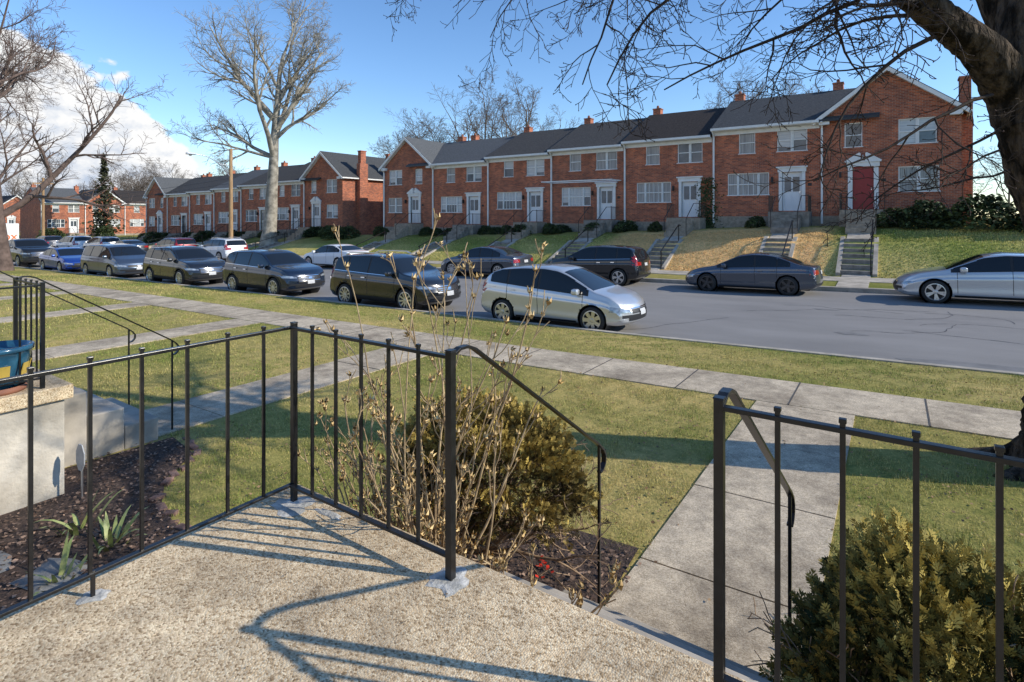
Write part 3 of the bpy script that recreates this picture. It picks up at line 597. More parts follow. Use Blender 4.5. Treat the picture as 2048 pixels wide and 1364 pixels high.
# ---------------------------------------------------------------- houses
FD=9.0
def unit(loc,rot,W,kind,roofi,seed,doorcol='w',E=5.5,extL=0,extR=0,side_chim=False,awning=False):
    rn=random.Random(seed); par=empty('brick_house',loc,(0,0,rot)); bm=M['brick'] if seed%3 else M['brick2']
    gable=kind!='mid'; mir=(kind=='gL')
    def X(a): return W-a if mir else a
    ops=[]
    if gable:
        ops=[('single',1.1,1.87,3.95,5.2),('double',3.35,4.85,3.95,5.2),('double',3.35,4.95,1.65,2.9),('door',1.45,2.35,.85,2.95)]
    else:
        ops=[('single',1.45,2.3,3.95,5.2),('double',3.4,4.85,3.95,5.2),('triple',.85,3.0,1.65,2.9),('door',3.65,4.6,.8,2.85)]
    ops=[(k,min(X(a),X(b)),max(X(a),X(b)),c,d) for k,a,b,c,d in ops]
    mb=MB(); xs=sorted({0,W-.004}|{o[1] for o in ops}|{o[2] for o in ops}); zs=sorted({-1.5,.55,E}|{o[3] for o in ops}|{o[4] for o in ops})
    for a,b in zip(xs[:-1],xs[1:]):
        for c,d in zip(zs[:-1],zs[1:]):
            cx,cz=(a+b)/2,(c+d)/2
            if any(o[1]<cx<o[2] and o[3]<cz<o[4] for o in ops): continue
            mb.poly([(a,0,c),(b,0,c),(b,0,d),(a,0,d)])
    for o in ops:
        _,a,b,c,d=o; t=.12
        mb.poly([(a,0,c),(a,t,c),(a,t,d),(a,0,d)]); mb.poly([(b,0,c),(b,0,d),(b,t,d),(b,t,c)]); mb.poly([(a,0,d),(a,t,d),(b,t,d),(b,0,d)]); mb.poly([(a,0,c),(b,0,c),(b,t,c),(a,t,c)])
        if o[0]!='door': mb.box(a-.05,b+.05,-.04,.05,c-.09,c,0)
    w=W-.004
    mb.poly([(0,FD,-1.5),(0,0,-1.5),(0,0,E),(0,FD,E)]); mb.poly([(w,0,-1.5),(w,FD,-1.5),(w,FD,E),(w,0,E)]); mb.poly([(w,FD,-1.5),(0,FD,-1.5),(0,FD,E),(w,FD,E)])
    RH=2.2
    if gable:
        mb.poly([(0,0,E),(w,0,E),(w/2,0,E+RH)]); mb.poly([(w,FD,E),(0,FD,E),(w/2,FD,E+RH)])
    else:
        for x in (0.002,w): mb.poly([(x,0,E),(x,FD,E),(x,FD/2,E+RH)])
    mb.box(.0,w,-.025,-.001,-1.5,.5,1)
    mb.build('walls',[bm,M['stone']],par)
    wf=MB(); gl=MB()
    def pane(a,b,c,d,gi):
        f=.05
        wf.box(a,a+f,.045,.11,c,d); wf.box(b-f,b,.045,.11,c,d); wf.box(a+f,b-f,.045,.11,d-f,d); wf.box(a+f,b-f,.045,.11,c,c+f)
        m=(c+d)/2; wf.box(a+f,b-f,.06,.105,m-.025,m+.025)
        if gi==1:
            s=m-(m-c)*rn.choice([0,.0,.6,1]) ; s=max(s,c+f+.02)
            gl.poly([(a+f,.10,s),(b-f,.10,s),(b-f,.10,d-f),(a+f,.10,d-f)],1)
            if s>c+f+.03: gl.poly([(a+f,.10,c+f),(b-f,.10,c+f),(b-f,.10,s),(a+f,.10,s)],0)
        else: gl.poly([(a+f,.10,c+f),(b-f,.10,c+f),(b-f,.10,d-f),(a+f,.10,d-f)],gi)
    for k,a,b,c,d in ops:
        gi=rn.choice([0,1,1,2])
        if k=='single': pane(a,b,c,d,gi)
        elif k=='double':
            m=(a+b)/2; pane(a,m-.02,c,d,gi); pane(m+.02,b,c,d,gi); wf.box(m-.018,m+.018,.03,.11,c,d)
        elif k=='triple':
            u=(b-a)/4; pane(a,a+u,c,d,gi); pane(a+u+.01,b-u-.01,c,d,gi); pane(b-u,b,c,d,gi); 
            for i in range(1,4): xx=a+u+(2*u)*i/4; wf.box(xx-.012,xx+.012,.07,.102,c,d)
        if k!='door': wf.box(a-.04,b+.04,-.05,.03,c,c+.04)
    wf.build('window_frames',[M['white']],par); gl.build('window_glass',[M['glassd'],M['blind'],M['curtain']],par)
    _,a,b,c,d=[o for o in ops if o[0]=='door'][0]
    db=MB(); cols={'w':(.72,.73,.74),'r':(.32,.02,.02),'k':(.05,.05,.06),'t':(.5,.48,.42)}
    dm=M['red'] if doorcol=='r' else mat('door_paint',cols[doorcol],None,rough=.4)
    db.box(a,b,.07,.12,c,d,0)
    for (p,q) in ((.12,.42),(.5,.88)):
        for s in (0,1):
            xa=a+(b-a)*(.12+s*.42); db.box(xa,xa+(b-a)*.33,.055,.075,c+(d-c)*p,c+(d-c)*q,1 if (p>.4 and doorcol!='r') else 0)
    db.box(b-.12,b-.08,.03,.07,c+.95,c+1.05,2)
    db.build('door',[dm,M['glassd'],M['chrome']],par)
    sb=MB(); pw=.20 if gable else .16
    sb.box(a-pw,a,-.07,.09,c,d+.02); sb.box(b,b+pw,-.07,.09,c,d+.02); sb.box(a-pw-.05,b+pw+.05,-.10,.02,d+.02,d+.24); sb.box(a-pw-.12,b+pw+.12,-.16,.02,d+.24,d+.31)
    if gable:
        mid=(a+b)/2
        for s in (-1,1):
            sb.prism([(mid+s*(pw+.6),-.03,d+.31),(mid+s*.10,-.03,d+.31),(mid+s*.10,-.03,d+.68),(mid+s*.16,-.03,d+.72)],(0,-.12,0))
        sb.lathe([(.0,-.0),(.06,.02),(.05,.12),(.02,.2),(.0,.3)],(mid,-.09,d+.33),seg=10)
    sb.build('door_surround',[M['white']],par)
    lb=MB(); lb.box(a-pw-.38,a-pw-.28,-.16,-.02,d-.5,d-.22); lb.box(b+pw+.12,b+pw+.30,-.03,-.001,d-.75,d-.6); lb.build('porch_lamp',[M['black']],par)
    rb=MB(); th=.12; tb=MB()
    if gable:
        k=RH/(w/2); o=.28; zo=E-k*o
        for s,xe in ((0,-o),(1,w+o)):
            pts=[(w/2,-.3,E+RH+.03),(xe,-.3,zo+.03),(xe,-.3,zo+.03+th),(w/2,-.3,E+RH+.03+th)]
            rb.prism(pts,(0,FD+.6,0))
            pts=[(w/2,-.34,E+RH-.12),(xe,-.34,zo-.12),(xe,-.34,zo+.10),(w/2,-.34,E+RH+.10)]
            tb.prism(pts,(0,.035,0))
            tb.prism([(w/2,-.305,E+RH-.1),(xe,-.305,zo-.1),(xe,-.305,zo+.0),(w/2,-.305,E+RH+.0)],(0,.304,0))
        tb.box(-.02,.45,-.3,-.02,E-.32,E-.10); tb.box(w-.45,w+.02,-.3,-.02,E-.32,E-.10)
        for xx in (-.36,w+.26): tb.box(xx,xx+.1,-.3,FD,zo-.05,zo+.06)
    else:
        k=RH/(FD/2); o=.35; zo=E-k*o
        for s in (0,1):
            ye=-o if s==0 else FD+o
            rb.prism([(-extL,FD/2,E+RH+.02),(-extL,ye,zo+.02),(-extL,ye,zo+.02+th),(-extL,FD/2,E+RH+.02+th)],(w+extL+extR,0,0))
        tb.box(0.01,w-.01,-o-.12,-o-.0,zo+.0,zo+.13); tb.box(0.01,w-.01,-o+.002,-.002,E-.2,E-.14); tb.box(0.01,w-.01,-.03,-.003,E-.42,E-.205)
    rb.build('roof',[M['roofs'][roofi]],par); 
    dx=.1
    tb.bar((dx,-.36,E-.15),(dx,-.08,E-.45),.09,.07); tb.box(dx-.045,dx+.045,-.12,-.03,.1,E-.42)
    tb.build('trim_gutters',[M['white']],par)
    cb=MB()
    if side_chim:
        for yy in (1.6,5.0):
            cb.box(w,w+.45,yy,yy+.95,-1,E+1.2,0)
            cb.box(w+.0,w+.4,yy+.15,yy+.75,E+1.2,E+2.3,0); cb.box(w-.03,w+.45,yy+.1,yy+.8,E+2.3,E+2.38,0)
    if not gable or not side_chim:
        cx=.5 if not mir else w-.9
        cy=FD/2+.3
        cb.box(cx-.26,cx+.26,cy-.26,cy+.26,E+1.2,E+RH+.5,0); cb.box(cx-.29,cx+.29,cy-.29,cy+.29,E+RH+.5,E+RH+.57,0); cb.lathe([(.09,0),(.1,.1),(.07,.22),(.0,.22)],(cx,cy,E+RH+.57),seg=10,mi=1)
        vx=w*.55; cb.lathe([(.05,0),(.05,.5),(.0,.5)],(vx,FD/2+.9,E+RH-.3),seg=8,mi=2)
    cb.build('chimney',[bm,M['copper'],M['black']],par)
    st=MB(); mid=(a+b)/2; sw=.95
    st.box(mid-sw,mid+sw,-1.35,-.03,-.8,c-.05,0)
    ns=5
    for i in range(ns): st.box(mid-.6,mid+.6,-1.35-.28*(i+1),-1.35-.28*i-.001,-.9,c-.05-(i+1)*(c-.05+.05)/ns,0)
    st.build('stoop',[M['conc_step'] if seed%2 else M['stone']],par)
    ir=MB()
    for s in (-1,1):
        xx=mid+s*sw*.96
        ir.bar((xx,-.1,c+.75),(xx,-1.3,c+.75),.03); 
        for i in range(9): ir.bar((xx,-.1-.15*i,c-.05),(xx,-.1-.15*i,c+.75),.016)
        ir.bar((xx,-1.3,c-.05),(xx,-1.3,c+.8),.035)
        xs_=mid+s*.6
        ir.bar((xx,-1.3,c+.75),(xs_,-1.3,c+.75),.03)
        ir.bar((xs_,-1.32,c+.75),(xs_,-2.7,.7),.03); ir.bar((xs_,-2.7,-.2),(xs_,-2.7,.7),.03)
    ir.build('stoop_railing',[M['iron']],par)
    if awning:
        aw=MB(); aw.box(.15,w-.15,-1.5,-1.42,3.2,3.26); aw.box(.15,w-.15,-.05,-.0021,3.2,3.26); aw.box(.15,.22,-1.42,-.05,3.2,3.26); aw.box(w-.22,w-.15,-1.42,-.05,3.2,3.26)
        aw.build('awning_frame',[M['white']],par)
    return par,mid
YF=33.0
def lowersteps(xd,ground):
    e=empty('garden_steps'); mb=MB(); y0,y1=26.65,29.35; z0=tz(xd,26.4)+.02; z1=tz(xd,29.45); n=7
    for i in range(n):
        za=z0+(z1-z0)*(i+1)/n; ya=y0+(y1-y0)*i/n; mb.box(xd-.55,xd+.55,ya,y0+(y1-y0)*(i+1)/n,z0-.5,za,0)
    mb.build('steps',[M['conc_step']],e)
    mb=MB()
    for s in (-1,1):
        xa=xd+s*.64-.08; mb.prism([(xa,y0-.15,z0-.5),(xa,y0-.15,z0+.12),(xa,y1,z1+.08),(xa,y1+.2,z1+.08),(xa,y1+.2,z0-.5)],(.16,0,0))
    mb.build('cheek_walls',[M['conc_far']],e)
    mb=MB(); x=xd+.5
    mb.bar((x,y0,z0),(x,y0,z0+.9),.045); mb.bar((x,y1,z1),(x,y1,z1+.85),.045); mb.bar((x,y0-.1,z0+.85),(x,y1,z1+.85),.045)
    mb.bar((x,y1,z1+.85),(x,y1+.3,z1+.8),.045)
    mb.build('pipe_handrail',[M['iron']],e)
    walk('garden_path',xd-.5,xd+.5,29.37,30.6,M['conc_far'],dz=.02); walk('garden_path',xd-.5,xd+.5,26.22,26.64,M['conc_far'],dz=.02); walk('garden_path',xd-.5,xd+.5,YR1+.18,24.98,M['conc_far'],dz=.02)
def block(xl,ws,Es,kinds,roofs,doors,seed,chim,awn=()):
    x=xl
    for i,(w,E,k) in enumerate(zip(ws,Es,kinds)):
        par,mid=unit((x,YF,E-5.5),0,w,k,roofs[i],seed+i,doors[i],extL=(2.6 if i>0 and kinds[i-1]!='mid' else 0),extR=(2.6 if i<len(ws)-1 and kinds[i+1]!='mid' else 0),side_chim=(k=='gR' and chim),awning=(i in awn))
        lowersteps(x+mid,0)
        rn=random.Random(seed*3+i)
        for bx,s in ((x+.6,.85),(x+1.6,.75),(x+2.6,.7)):
            if kinds[i]=='gR': bx+=2.6; s*=1.35
            if rn.random()<.8: bush(bx+rn.uniform(-.2,.2),YF-.95+rn.uniform(-.3,.1),(s*rn.uniform(.9,1.5),s,s*rn.uniform(.75,1.15)),rn.randrange(2))
        x+=w
block(-35.5,[5.5,5.4,5.35,5.3,5.4,5.43,5.77],[6.9,6.9,7.12,7.3,7.45,7.78,7.8],['gL','mid','mid','mid','mid','mid','gR'],[0,0,1,1,2,3,3],'wwwwwwr',60,False,(3,))
block(-79.0,[5.6,5.4,5.4,5.4,5.4,5.4,5.6],[5.35,5.5,5.65,5.85,6.05,6.25,6.45],['gL','mid','mid','mid','mid','mid','gR'],[0,1,1,0,1,1,3],'wkwwtww',90,True)
mb=MB(); mb.box(2.67,3.15,34.2,35.2,1,8.2); mb.box(2.67,3.1,34.3,34.95,8.2,9.4); mb.box(2.63,3.15,34.25,35.0,9.4,9.5); mb.build('brick_chimney',[M['brick2']])
for Xf,Y0,z0,n,sd in ((-105,29.5,-.7,4,120),(-150,30,-.8,5,140)):
    y=Y0
    for i in range(n):
        k='gR' if i in (1,) else ('gL' if i==n-1 else 'mid'); unit((Xf,y,z0+.1),math.radians(90),5.5,k,i%3,sd+i,'w'); y+=5.5
for i,(x,y,s) in enumerate([(-37.6,31,1.1),(-39.3,31,1.2),(-48,30.8,1),(-60,30.5,1.2),(-70,30,1.3),(-80,29,1.5),(-84,27,1.4),(3.3,31.4,1.6),(5.0,30.8,1.2),(1.2,31.6,1.35),(-15.2,31.2,.8),(-20.5,31.1,.9),(-95,28,2),(-92,33,1.8)]): bush(x,y,(s*1.1,s,s),i)
rg=np.random.default_rng(2); n=900; P=np.stack([-8.75+rg.normal(0,.28,n),32.93-rg.random(n)*.12,2.0+rg.random(n)**1.4*3.0],1)
scatter('wall_ivy',P,[(-.5,0,0),(0,-.1,-.4),(.5,0,0),(0,0,.5)],[(0,1,2,3)],rots(rg.normal(0,.6,n),rg.normal(0,.5,n)),rg.uniform(.06,.13,(n,1)),np.array([[.05,.075,.025]])*rg.uniform(.5,1.3,(n,1)),[M['leaf']])
par,_=unit((9.5,50,2.2),0,6,'gR',1,201,'w'); unit((15.5,50,2.2),0,5.5,'mid',1,202,'w')
x,y=-43.4,24.2; e=empty('utility_pole',(x,y,tz(x,y)))
mb=MB(); mb.lathe([(.18,-.3),(.15,4),(.12,8.5),(.0,8.52)],(0,0,0),seg=12); mb.build('pole',[M['wood']],e,True)
P,r=fine([Vector((0,0,6.2)),Vector((0,-.8,7.2)),Vector((0,-1.8,7.75)),Vector((0,-2.8,7.85))],[.04,.04,.035,.03])
tubes('lamp_arm',[(P,r),fine([Vector((0,0,7.2)),Vector((0,-.9,7.25))],[.02,.02])],[M['alloy']],8,parent=e)
mb=MB(); mb.box(-.13,.13,-3.4,-2.75,7.78,7.92); mb.lathe([(.0,-.1),(.1,-.08),(.12,0)],(0,-3.1,7.78),seg=12); mb.build('street_lamp_head',[M['alloy']],e,bevel=.04)
w=[]
for k,(za,zb) in enumerate([(6.0,5.4),(5.6,5.0)]):
    a=Vector((x,y,za-.2)); b=Vector((-110,24.5,zb)); w.append((np.array([tuple(a.lerp(b,t)-Vector((0,0,3.2*t*(1-t)))) for t in np.linspace(0,1,16)]),[.014]*16))
tubes('power_lines',w,[M['black']],4)
e=empty('utility_pole',(-88,25,-.8)); mb=MB(); mb.lathe([(.18,0),(.13,8.4)],(0,0,0),seg=10); mb.box(-.06,.06,-1.1,1.1,7.6,7.75); mb.build('pole',[M['wood']],e)
# ---------------------------------------------------------------- cars
SP=dict(
 hatch=dict(L=4.37,W=1.77,top=[(0,.62),(.03,.93),(.10,1.08),(.40,1.34),(.72,1.46),(1.4,1.535),(2.05,1.55),(2.45,1.50),(2.75,1.39),(3.52,.99),(3.98,.89),(4.22,.77),(4.33,.66),(4.37,.56)],belt=[(0,.60),(.05,.90),(.3,1.09),(1.0,1.04),(2,.96),(3.35,.87),(3.9,.79),(4.2,.69),(4.37,.52)],bot=.2,r=.32,ax=(.86,3.46),win=[(.50,.98),(1.05,1.92),(1.99,3.30)],ws=(2.60,3.48),rw=(.14,.44)),
 suv=dict(L=4.65,W=1.86,top=[(0,.68),(.03,1.02),(.08,1.16),(.30,1.55),(.55,1.65),(1.8,1.70),(2.45,1.67),(2.75,1.58),(3.5,1.15),(4.2,1.04),(4.5,.94),(4.62,.78),(4.65,.64)],belt=[(0,.64),(.05,1.0),(.3,1.15),(2.0,1.08),(3.45,1.03),(4.2,.95),(4.5,.84),(4.65,.60)],bot=.24,r=.36,ax=(.93,3.68),win=[(.40,.98),(1.06,1.98),(2.05,3.3)],ws=(2.78,3.46),rw=(.10,.34)),
 sedan=dict(L=4.66,W=1.82,top=[(0,.60),(.03,.92),(.1,1.0),(.4,1.04),(.6,1.06),(1.25,1.33),(1.65,1.415),(2.15,1.43),(2.6,1.36),(3.45,.96),(4.1,.85),(4.45,.73),(4.6,.6),(4.66,.5)],belt=[(0,.56),(.04,.88),(.2,.97),(.6,.985),(2,.94),(3.4,.87),(4.1,.77),(4.5,.64),(4.66,.46)],bot=.18,r=.33,ax=(.98,3.70),win=[(.92,1.28),(1.33,2.0),(2.07,3.28)],ws=(2.62,3.42),rw=(.62,1.3)),
 van=dict(L=5.1,W=1.98,top=[(0,.65),(.03,1),(.1,1.15),(.32,1.6),(.6,1.70),(2.2,1.74),(3.0,1.68),(3.3,1.6),(4.25,1.12),(4.75,.97),(5.02,.8),(5.1,.6)],belt=[(0,.6),(.05,1),(.3,1.1),(2.6,1.05),(4.1,1.0),(4.7,.87),(5.0,.72),(5.1,.56)],bot=.2,r=.34,ax=(1.0,4.05),win=[(.5,1.5),(1.6,2.7),(2.78,4.0)],ws=(3.34,4.2),rw=(.12,.36)),
 pickup=dict(L=5.8,W=2.0,top=[(0,.75),(.02,1.25),(.05,1.3),(2.0,1.3),(2.08,1.34),(2.3,1.82),(2.6,1.9),(3.4,1.88),(3.65,1.8),(4.3,1.36),(5.4,1.27),(5.7,1.12),(5.8,.8)],belt=[(0,.7),(.02,1.2),(.1,1.26),(4.3,1.25),(5.4,1.15),(5.7,1.0),(5.8,.75)],bot=.36,r=.42,ax=(1.15,4.85),win=[(2.3,3.1),(3.18,4.1)],ws=(3.68,4.28),rw=(2.1,2.28)),
)
wheelcache={}
def wheelmesh(r,style):
    k=(r,style)
    if k in wheelcache: return wheelcache[k]
    mb=MB(); w=.105; ri=r*.72
    mb.lathe([(ri,-w),(r*.93,-w),(r*.985,-w*.75),(r,-w*.4),(r,w*.4),(r*.985,w*.75),(r*.93,w),(ri,w*.96)],(0,0,0),'y',36,0)
    mb.lathe([(ri+.005,w*.98),(ri-.014,w*1.0),(ri-.024,w*.7),(ri-.034,w*.1)],(0,0,0),'y',36,1)
    mb.lathe([(ri,w*.12),(.0,w*.10)],(0,0,0),'y',24,2)
    mb.lathe([(.062,w*.1),(.062,w*.80),(.045,w*.9),(.0,w*.92)],(0,0,0),'y',14,1)
    n={'5':5,'10':10,'7':7,'m':5}[style]
    for i in range(n):
        a=i*math.tau/n
        offs=(0,) if style!='m' else (-.16,.16)
        for of in offs:
            ws=(.044 if n<=7 and style!='m' else .025); A=a+of
            ca,sa=math.cos(A),math.sin(A); c0,s0=math.cos(a),math.sin(a)
            p=[]
            for rr,hw,yy,(cc,ss) in ((.035,ws*.9,w*.84,(c0,s0)),(ri-.01,ws*1.1,w*.92,(ca,sa))):
                for sg in (-1,1): p.append((cc*rr-ss*hw*sg,yy,ss*rr+cc*hw*sg))
            q=[p[0],p[1],p[3],p[2]]
            mb.prism(q,(0,-.035,0),1)
    me_o=mb.build('wheel',[M['tire'],M['alloyd'] if style=='5' else M['alloy'],M['black']],None,True); me=me_o.data; 
    me.polygons.foreach_set('use_smooth',[f.material_index==0 for f in me.polygons])
    D.objects.remove(me_o); wheelcache[k]=me; return me
def smooth1(xs,zs,grid,it):
    z=np.interp(grid,xs,zs)
    for _ in range(it): z[1:-1]=(z[:-2]+2*z[1:-1]+z[2:])/4
    return z
def car(name,kind,X,near,col,style='10',metal=.5,clad=False,plate=True,rails=False,rough=.3,yoff=0,scale=1.0):
    s=SP[kind]; L,W=s['L'],s['W']; hw=W/2
    Y=(YR0+.12+hw if near else YR1-.15-hw)+yoff; slope=(.022 if X>-5 else .0145)
    par=empty(name,(X,Y,zr(X)+.005),(0,-slope if near else slope,0 if near else math.pi)); par.scale=(scale,)*3
    pm=paint(name+'_paint',col,metal,rough)
    g=np.unique(np.round(np.concatenate([np.linspace(0,L,int(L/.045)),[0,.02,.06,L-.02,L-.06,L]]),4))
    gt=smooth1(*zip(*s['top']),g,3); gb=smooth1(*zip(*s['belt']),g,3); gb=np.minimum(gb,gt-.015)
    bot=np.interp(g,[0,.15,.6,L-.7,L-.15,L],[s['bot']+.16,s['bot']+.06,s['bot'],s['bot'],s['bot']+.02,s['bot']+.1])
    wv=np.interp(g,[0,.3,1.0,L-1.1,L-.35,L],[.93*hw,.98*hw,hw,hw,.97*hw,.90*hw])
    def section(i):
        w,zb,be,to=wv[i],bot[i],gb[i],gt[i]; H=be-zb; ze=be+(to-be)*.90; k=.40 if kind!='pickup' else .28
        wr=.955*w-k*(ze-be); up=min(1,(to-be)/.35)
        key=[(0,zb),(.55*w,zb),(.9*w,zb),(.968*w,zb+.07),(.985*w,zb+.22*H),(.978*w,zb+.40*H),(.990*w,zb+.60*H),(1.0*w,zb+.76*H),(.975*w,zb+.82*H),(.968*w,zb+.93*H),(.945*w,be),(wr+.0,ze),(wr-.10-.02*up,ze+(to-ze)*.55),(wr*.5,ze+(to-ze)*.93),(0,to)]
        nn=[2,2,2,3,3,3,3,2,2,2,7,2,3,3]; out=[]
        for (a,b),c in zip(zip(key[:-1],key[1:]),nn):
            for j in range(c): f=j/c; out.append((a[0]+(b[0]-a[0])*f,a[1]+(b[1]-a[1])*f))
        out.append(key[-1]); A=np.array(out)
        B=A.copy(); B[1:-1]=(A[:-2]+4*A[1:-1]+A[2:])/6; return B
    rows=[]; iE=2+2+2+3+3+3+3+2+2+2+7
    cf,cr=.30,.16
    def place(x,A):
        yy=np.abs(A[:,0])/hw; fw=np.clip((x-(L-1.1))/1.1,0,1)**2; rw=np.clip((.9-x)/.9,0,1)**2
        return np.stack([x-fw*cf*yy**2.4+rw*cr*yy**2.4-L/2,A[:,0],A[:,1]],1)
    for sc in (0.001,.3,.6,.88):
        A=section(0); zc=A[:,1].mean(); B=np.stack([A[:,0]*sc,zc+(A[:,1]-zc)*sc],1); rows.append(place(-.02*(1-sc*sc),B))
    for i in range(len(g)): rows.append(place(g[i],section(i)))
    for sc in (.88,.6,.3,.001):
        A=section(len(g)-1); zc=A[:,1].mean(); B=np.stack([A[:,0]*sc,zc+(A[:,1]-zc)*sc],1); rows.append(place(L+.03*(1-sc*sc),B))
    G=np.array(rows); nr,nc=G.shape[:2]
    full=np.concatenate([G[:,:0:-1]*np.array([1,-1,1]),G],1)
    ncf=full.shape[1]; Vt=full.reshape(-1,3).copy()
    ra=s['r']+.055
    bad=np.zeros(len(Vt),bool)
    for ax in s['ax']:
        cx=ax-L/2; cz=s['r']; dx=Vt[:,0]-cx; dz=Vt[:,2]-cz; dist=np.hypot(dx,dz); side=np.abs(Vt[:,1])>.5*hw
        sn=side&(dist>ra-.03)&(dist<ra+.022); f=ra/np.maximum(dist,1e-6)
        Vt[sn,0]=cx+dx[sn]*f[sn]; Vt[sn,2]=cz+dz[sn]*f[sn]; bad|=side&(dist<=ra-.03)
    F=[];mi=[]
    off=4
    def gx(i): return g[min(max(i-off,0),len(g)-1)]
    for i in range(nr-1):
        xm=(gx(i)+gx(i+1))/2; isw=(s['ws'][0]<xm<s['ws'][1]) or (s['rw'][0]<xm<s['rw'][1])
        inn=4<=i<nr-5
        for j in range(ncf-1):
            q=(i*ncf+j,i*ncf+j+1,(i+1)*ncf+j+1,(i+1)*ncf+j)
            if any(bad[k] for k in q): continue
            hj=abs(j+.5-(nc-1))
            F.append(q); mi.append(1 if (isw and inn and hj>iE+.9) else 0)
    Vl=[tuple(v) for v in Vt]
    me=D.meshes.new('body'); me.from_pydata(Vl,[],F); me.materials.append(pm); me.materials.append(M['carglass'])
    me.polygons.foreach_set('material_index',mi); me.polygons.foreach_set('use_smooth',[True]*len(F)); me.update(); me.validate()
    o=link(D.objects.new('body',me)); o.parent=par
    bvh=BVHTree.FromPolygons(Vl,F)
    Dm=[M['carglass'],M['black'],M['lamp'],M['tail'],M['chrome'],M['plate'],M['amber'],pm]
    db=MB()
    def patch(fn,nu,nv,org,dr,off,mi):
        idx={}
        for u in range(nu+1):
            for v in range(nv+1):
                p=fn(u/nu,v/nv); h=bvh.ray_cast(Vector(org(p)),Vector(dr))
                if h[0] is None: continue
                nrm=h[1] if h[1].dot(Vector(dr))<0 else -h[1]
                idx[u,v]=len(db.v); db.v.append(tuple(h[0]-Vector(dr)*off*.5+nrm*off*.7))
        for u in range(nu):
            for v in range(nv):
                k=[(u,v),(u+1,v),(u+1,v+1),(u,v+1)]
                if all(a in idx for a in k): db.f.append(tuple(idx[a] for a in k)); db.m.append(mi)
    def side(fn,nu,nv,off,mi):
        for sg in (1,-1): patch(fn,nu,nv,lambda p:(p[0],sg*3,p[1]),(0,-sg,0),off,mi)
    bt=lambda x:float(np.interp(x,g,gb)); tp=lambda x:float(np.interp(x,g,gt))
    def winb(xa,xb,e):
        def fn(u,v):
            x=xa+(xb-xa)*u; lo=bt(x)+.035-e; hi=max(lo+.004,bt(x)+(tp(x)-bt(x))*.84+e); 
            return (x-L/2,lo+(hi-lo)*v)
        return fn
    w=s['win']; side(winb(w[0][0]-.04,w[-1][1]+.06,.018),40,4,.004,1)
    for a,b in w: side(winb(a,b,0),16,4,.009,0)
    for a in [w[0][1]+.03 if len(w)==3 else w[0][0]-.05,w[-2][1]+.03,w[-1][1]-.08]:
        side(lambda u,v:(a-L/2+(u-.5)*.012,s['bot']+.14+(bt(a)-s['bot']-.12)*v),1,10,.003,1)
    side(lambda u,v:(s['ax'][0]+s['r']+.1-L/2+(s['ax'][1]-s['ax'][0]-2*s['r']-.2)*u,s['bot']+.03+(.13 if clad else .05)*v),20,2,.008,1)
    for a in [w[-2][1]-.14,w[-2][0]-.0+.12]:
        side(lambda u,v:(a-L/2+(u-.5)*.17,bt(a)-.13+v*.03),3,1,.03,4 if kind=='suv' else 7)
    if kind=='suv': side(lambda u,v:(w[0][0]-L/2+(w[-1][1]-.2-w[0][0])*u,bt(w[0][0]+(w[-1][1]-.2-w[0][0])*u)+.012+.016*v),30,1,.012,4)
    if clad:
        for ax in s['ax']:
            side(lambda u,v:(ax-L/2+(ra+.003+.055*v)*math.cos(math.pi*u*1.06-.1),s['r']+(ra+.003+.055*v)*math.sin(math.pi*u*1.06-.1)),24,1,.01,1)
    def front(fn,nu,nv,off,mi): patch(fn,nu,nv,lambda p:(4,p[0],p[1]),(-1,0,0),off,mi)
    def rear(fn,nu,nv,off,mi): patch(fn,nu,nv,lambda p:(-4,p[0],p[1]),(1,0,0),off,mi)
    hz=bt(L-.25)
    for sg in (1,-1):
        tall=.12 if kind in('hatch','van') else .09
        front(lambda u,v:(sg*hw*(.56+.40*u),hz-.10-tall*.5+.05*u+(v-.5)*tall*(.6+.5*u)),10,4,.006,2)
        front(lambda u,v:(sg*hw*(.60+.22*u),s['bot']+.20+(v)*.07),4,2,.006,1)
        tzz=bt(.25)
        rear(lambda u,v:(sg*hw*(.50+.46*u),tzz-.16+(v-.5)*(.13+.05*u) ),8,3,.006,3)
        if kind in('suv','van','hatch'):
            rear(lambda u,v:(sg*hw*(.76+.17*u),tzz-.10+v*.28 ),4,5,.007,3)
    gh=.22 if kind in('suv','pickup') else .10
    front(lambda u,v:(hw*.5*(2*u-1),hz-.12-gh+gh*v),10,4,.006,1)
    front(lambda u,v:(hw*.52*(2*u-1),hz-.11+.02*v),10,1,.012,4)
    if gh>.15:
        for q in range(3): front(lambda u,v:(hw*.48*(2*u-1),hz-.17-.055*q+.012*v),10,1,.012,4)
    front(lambda u,v:(.07*(2*u-1),hz-.20+.06*v),3,2,.016,4)
    front(lambda u,v:(hw*.62*(2*u-1),s['bot']+.13+.14*v),10,2,.006,1)
    rear(lambda u,v:(hw*.8*(2*u-1),s['bot']+.15+.10*v),10,2,.006,1)
    if plate: front(lambda u,v:(.15*(2*u-1),s['bot']+.24+.13*v),2,2,.025,5)
    rear(lambda u,v:(.15*(2*u-1),bt(.2)-.24+.12*v),2,2,.012,5)
    db.build('glass_lamps_trim',Dm,par,True)
    wb=MB()
    for ax in s['ax']:
        for sg in (1,-1):
            wb.lathe([(ra+.004,sg*(hw*.93)),(ra+.004,sg*hw*.55),(.0,sg*hw*.55)],(ax-L/2,0,s['r']),'y',30)
    wb.box(-L/2+.35,L/2-.35,-hw*.52,hw*.52,s['bot']-.03,s['bot']+.3)
    wb.build('wheel_wells',[M['black']],par,True)
    wm=wheelmesh(s['r'],style)
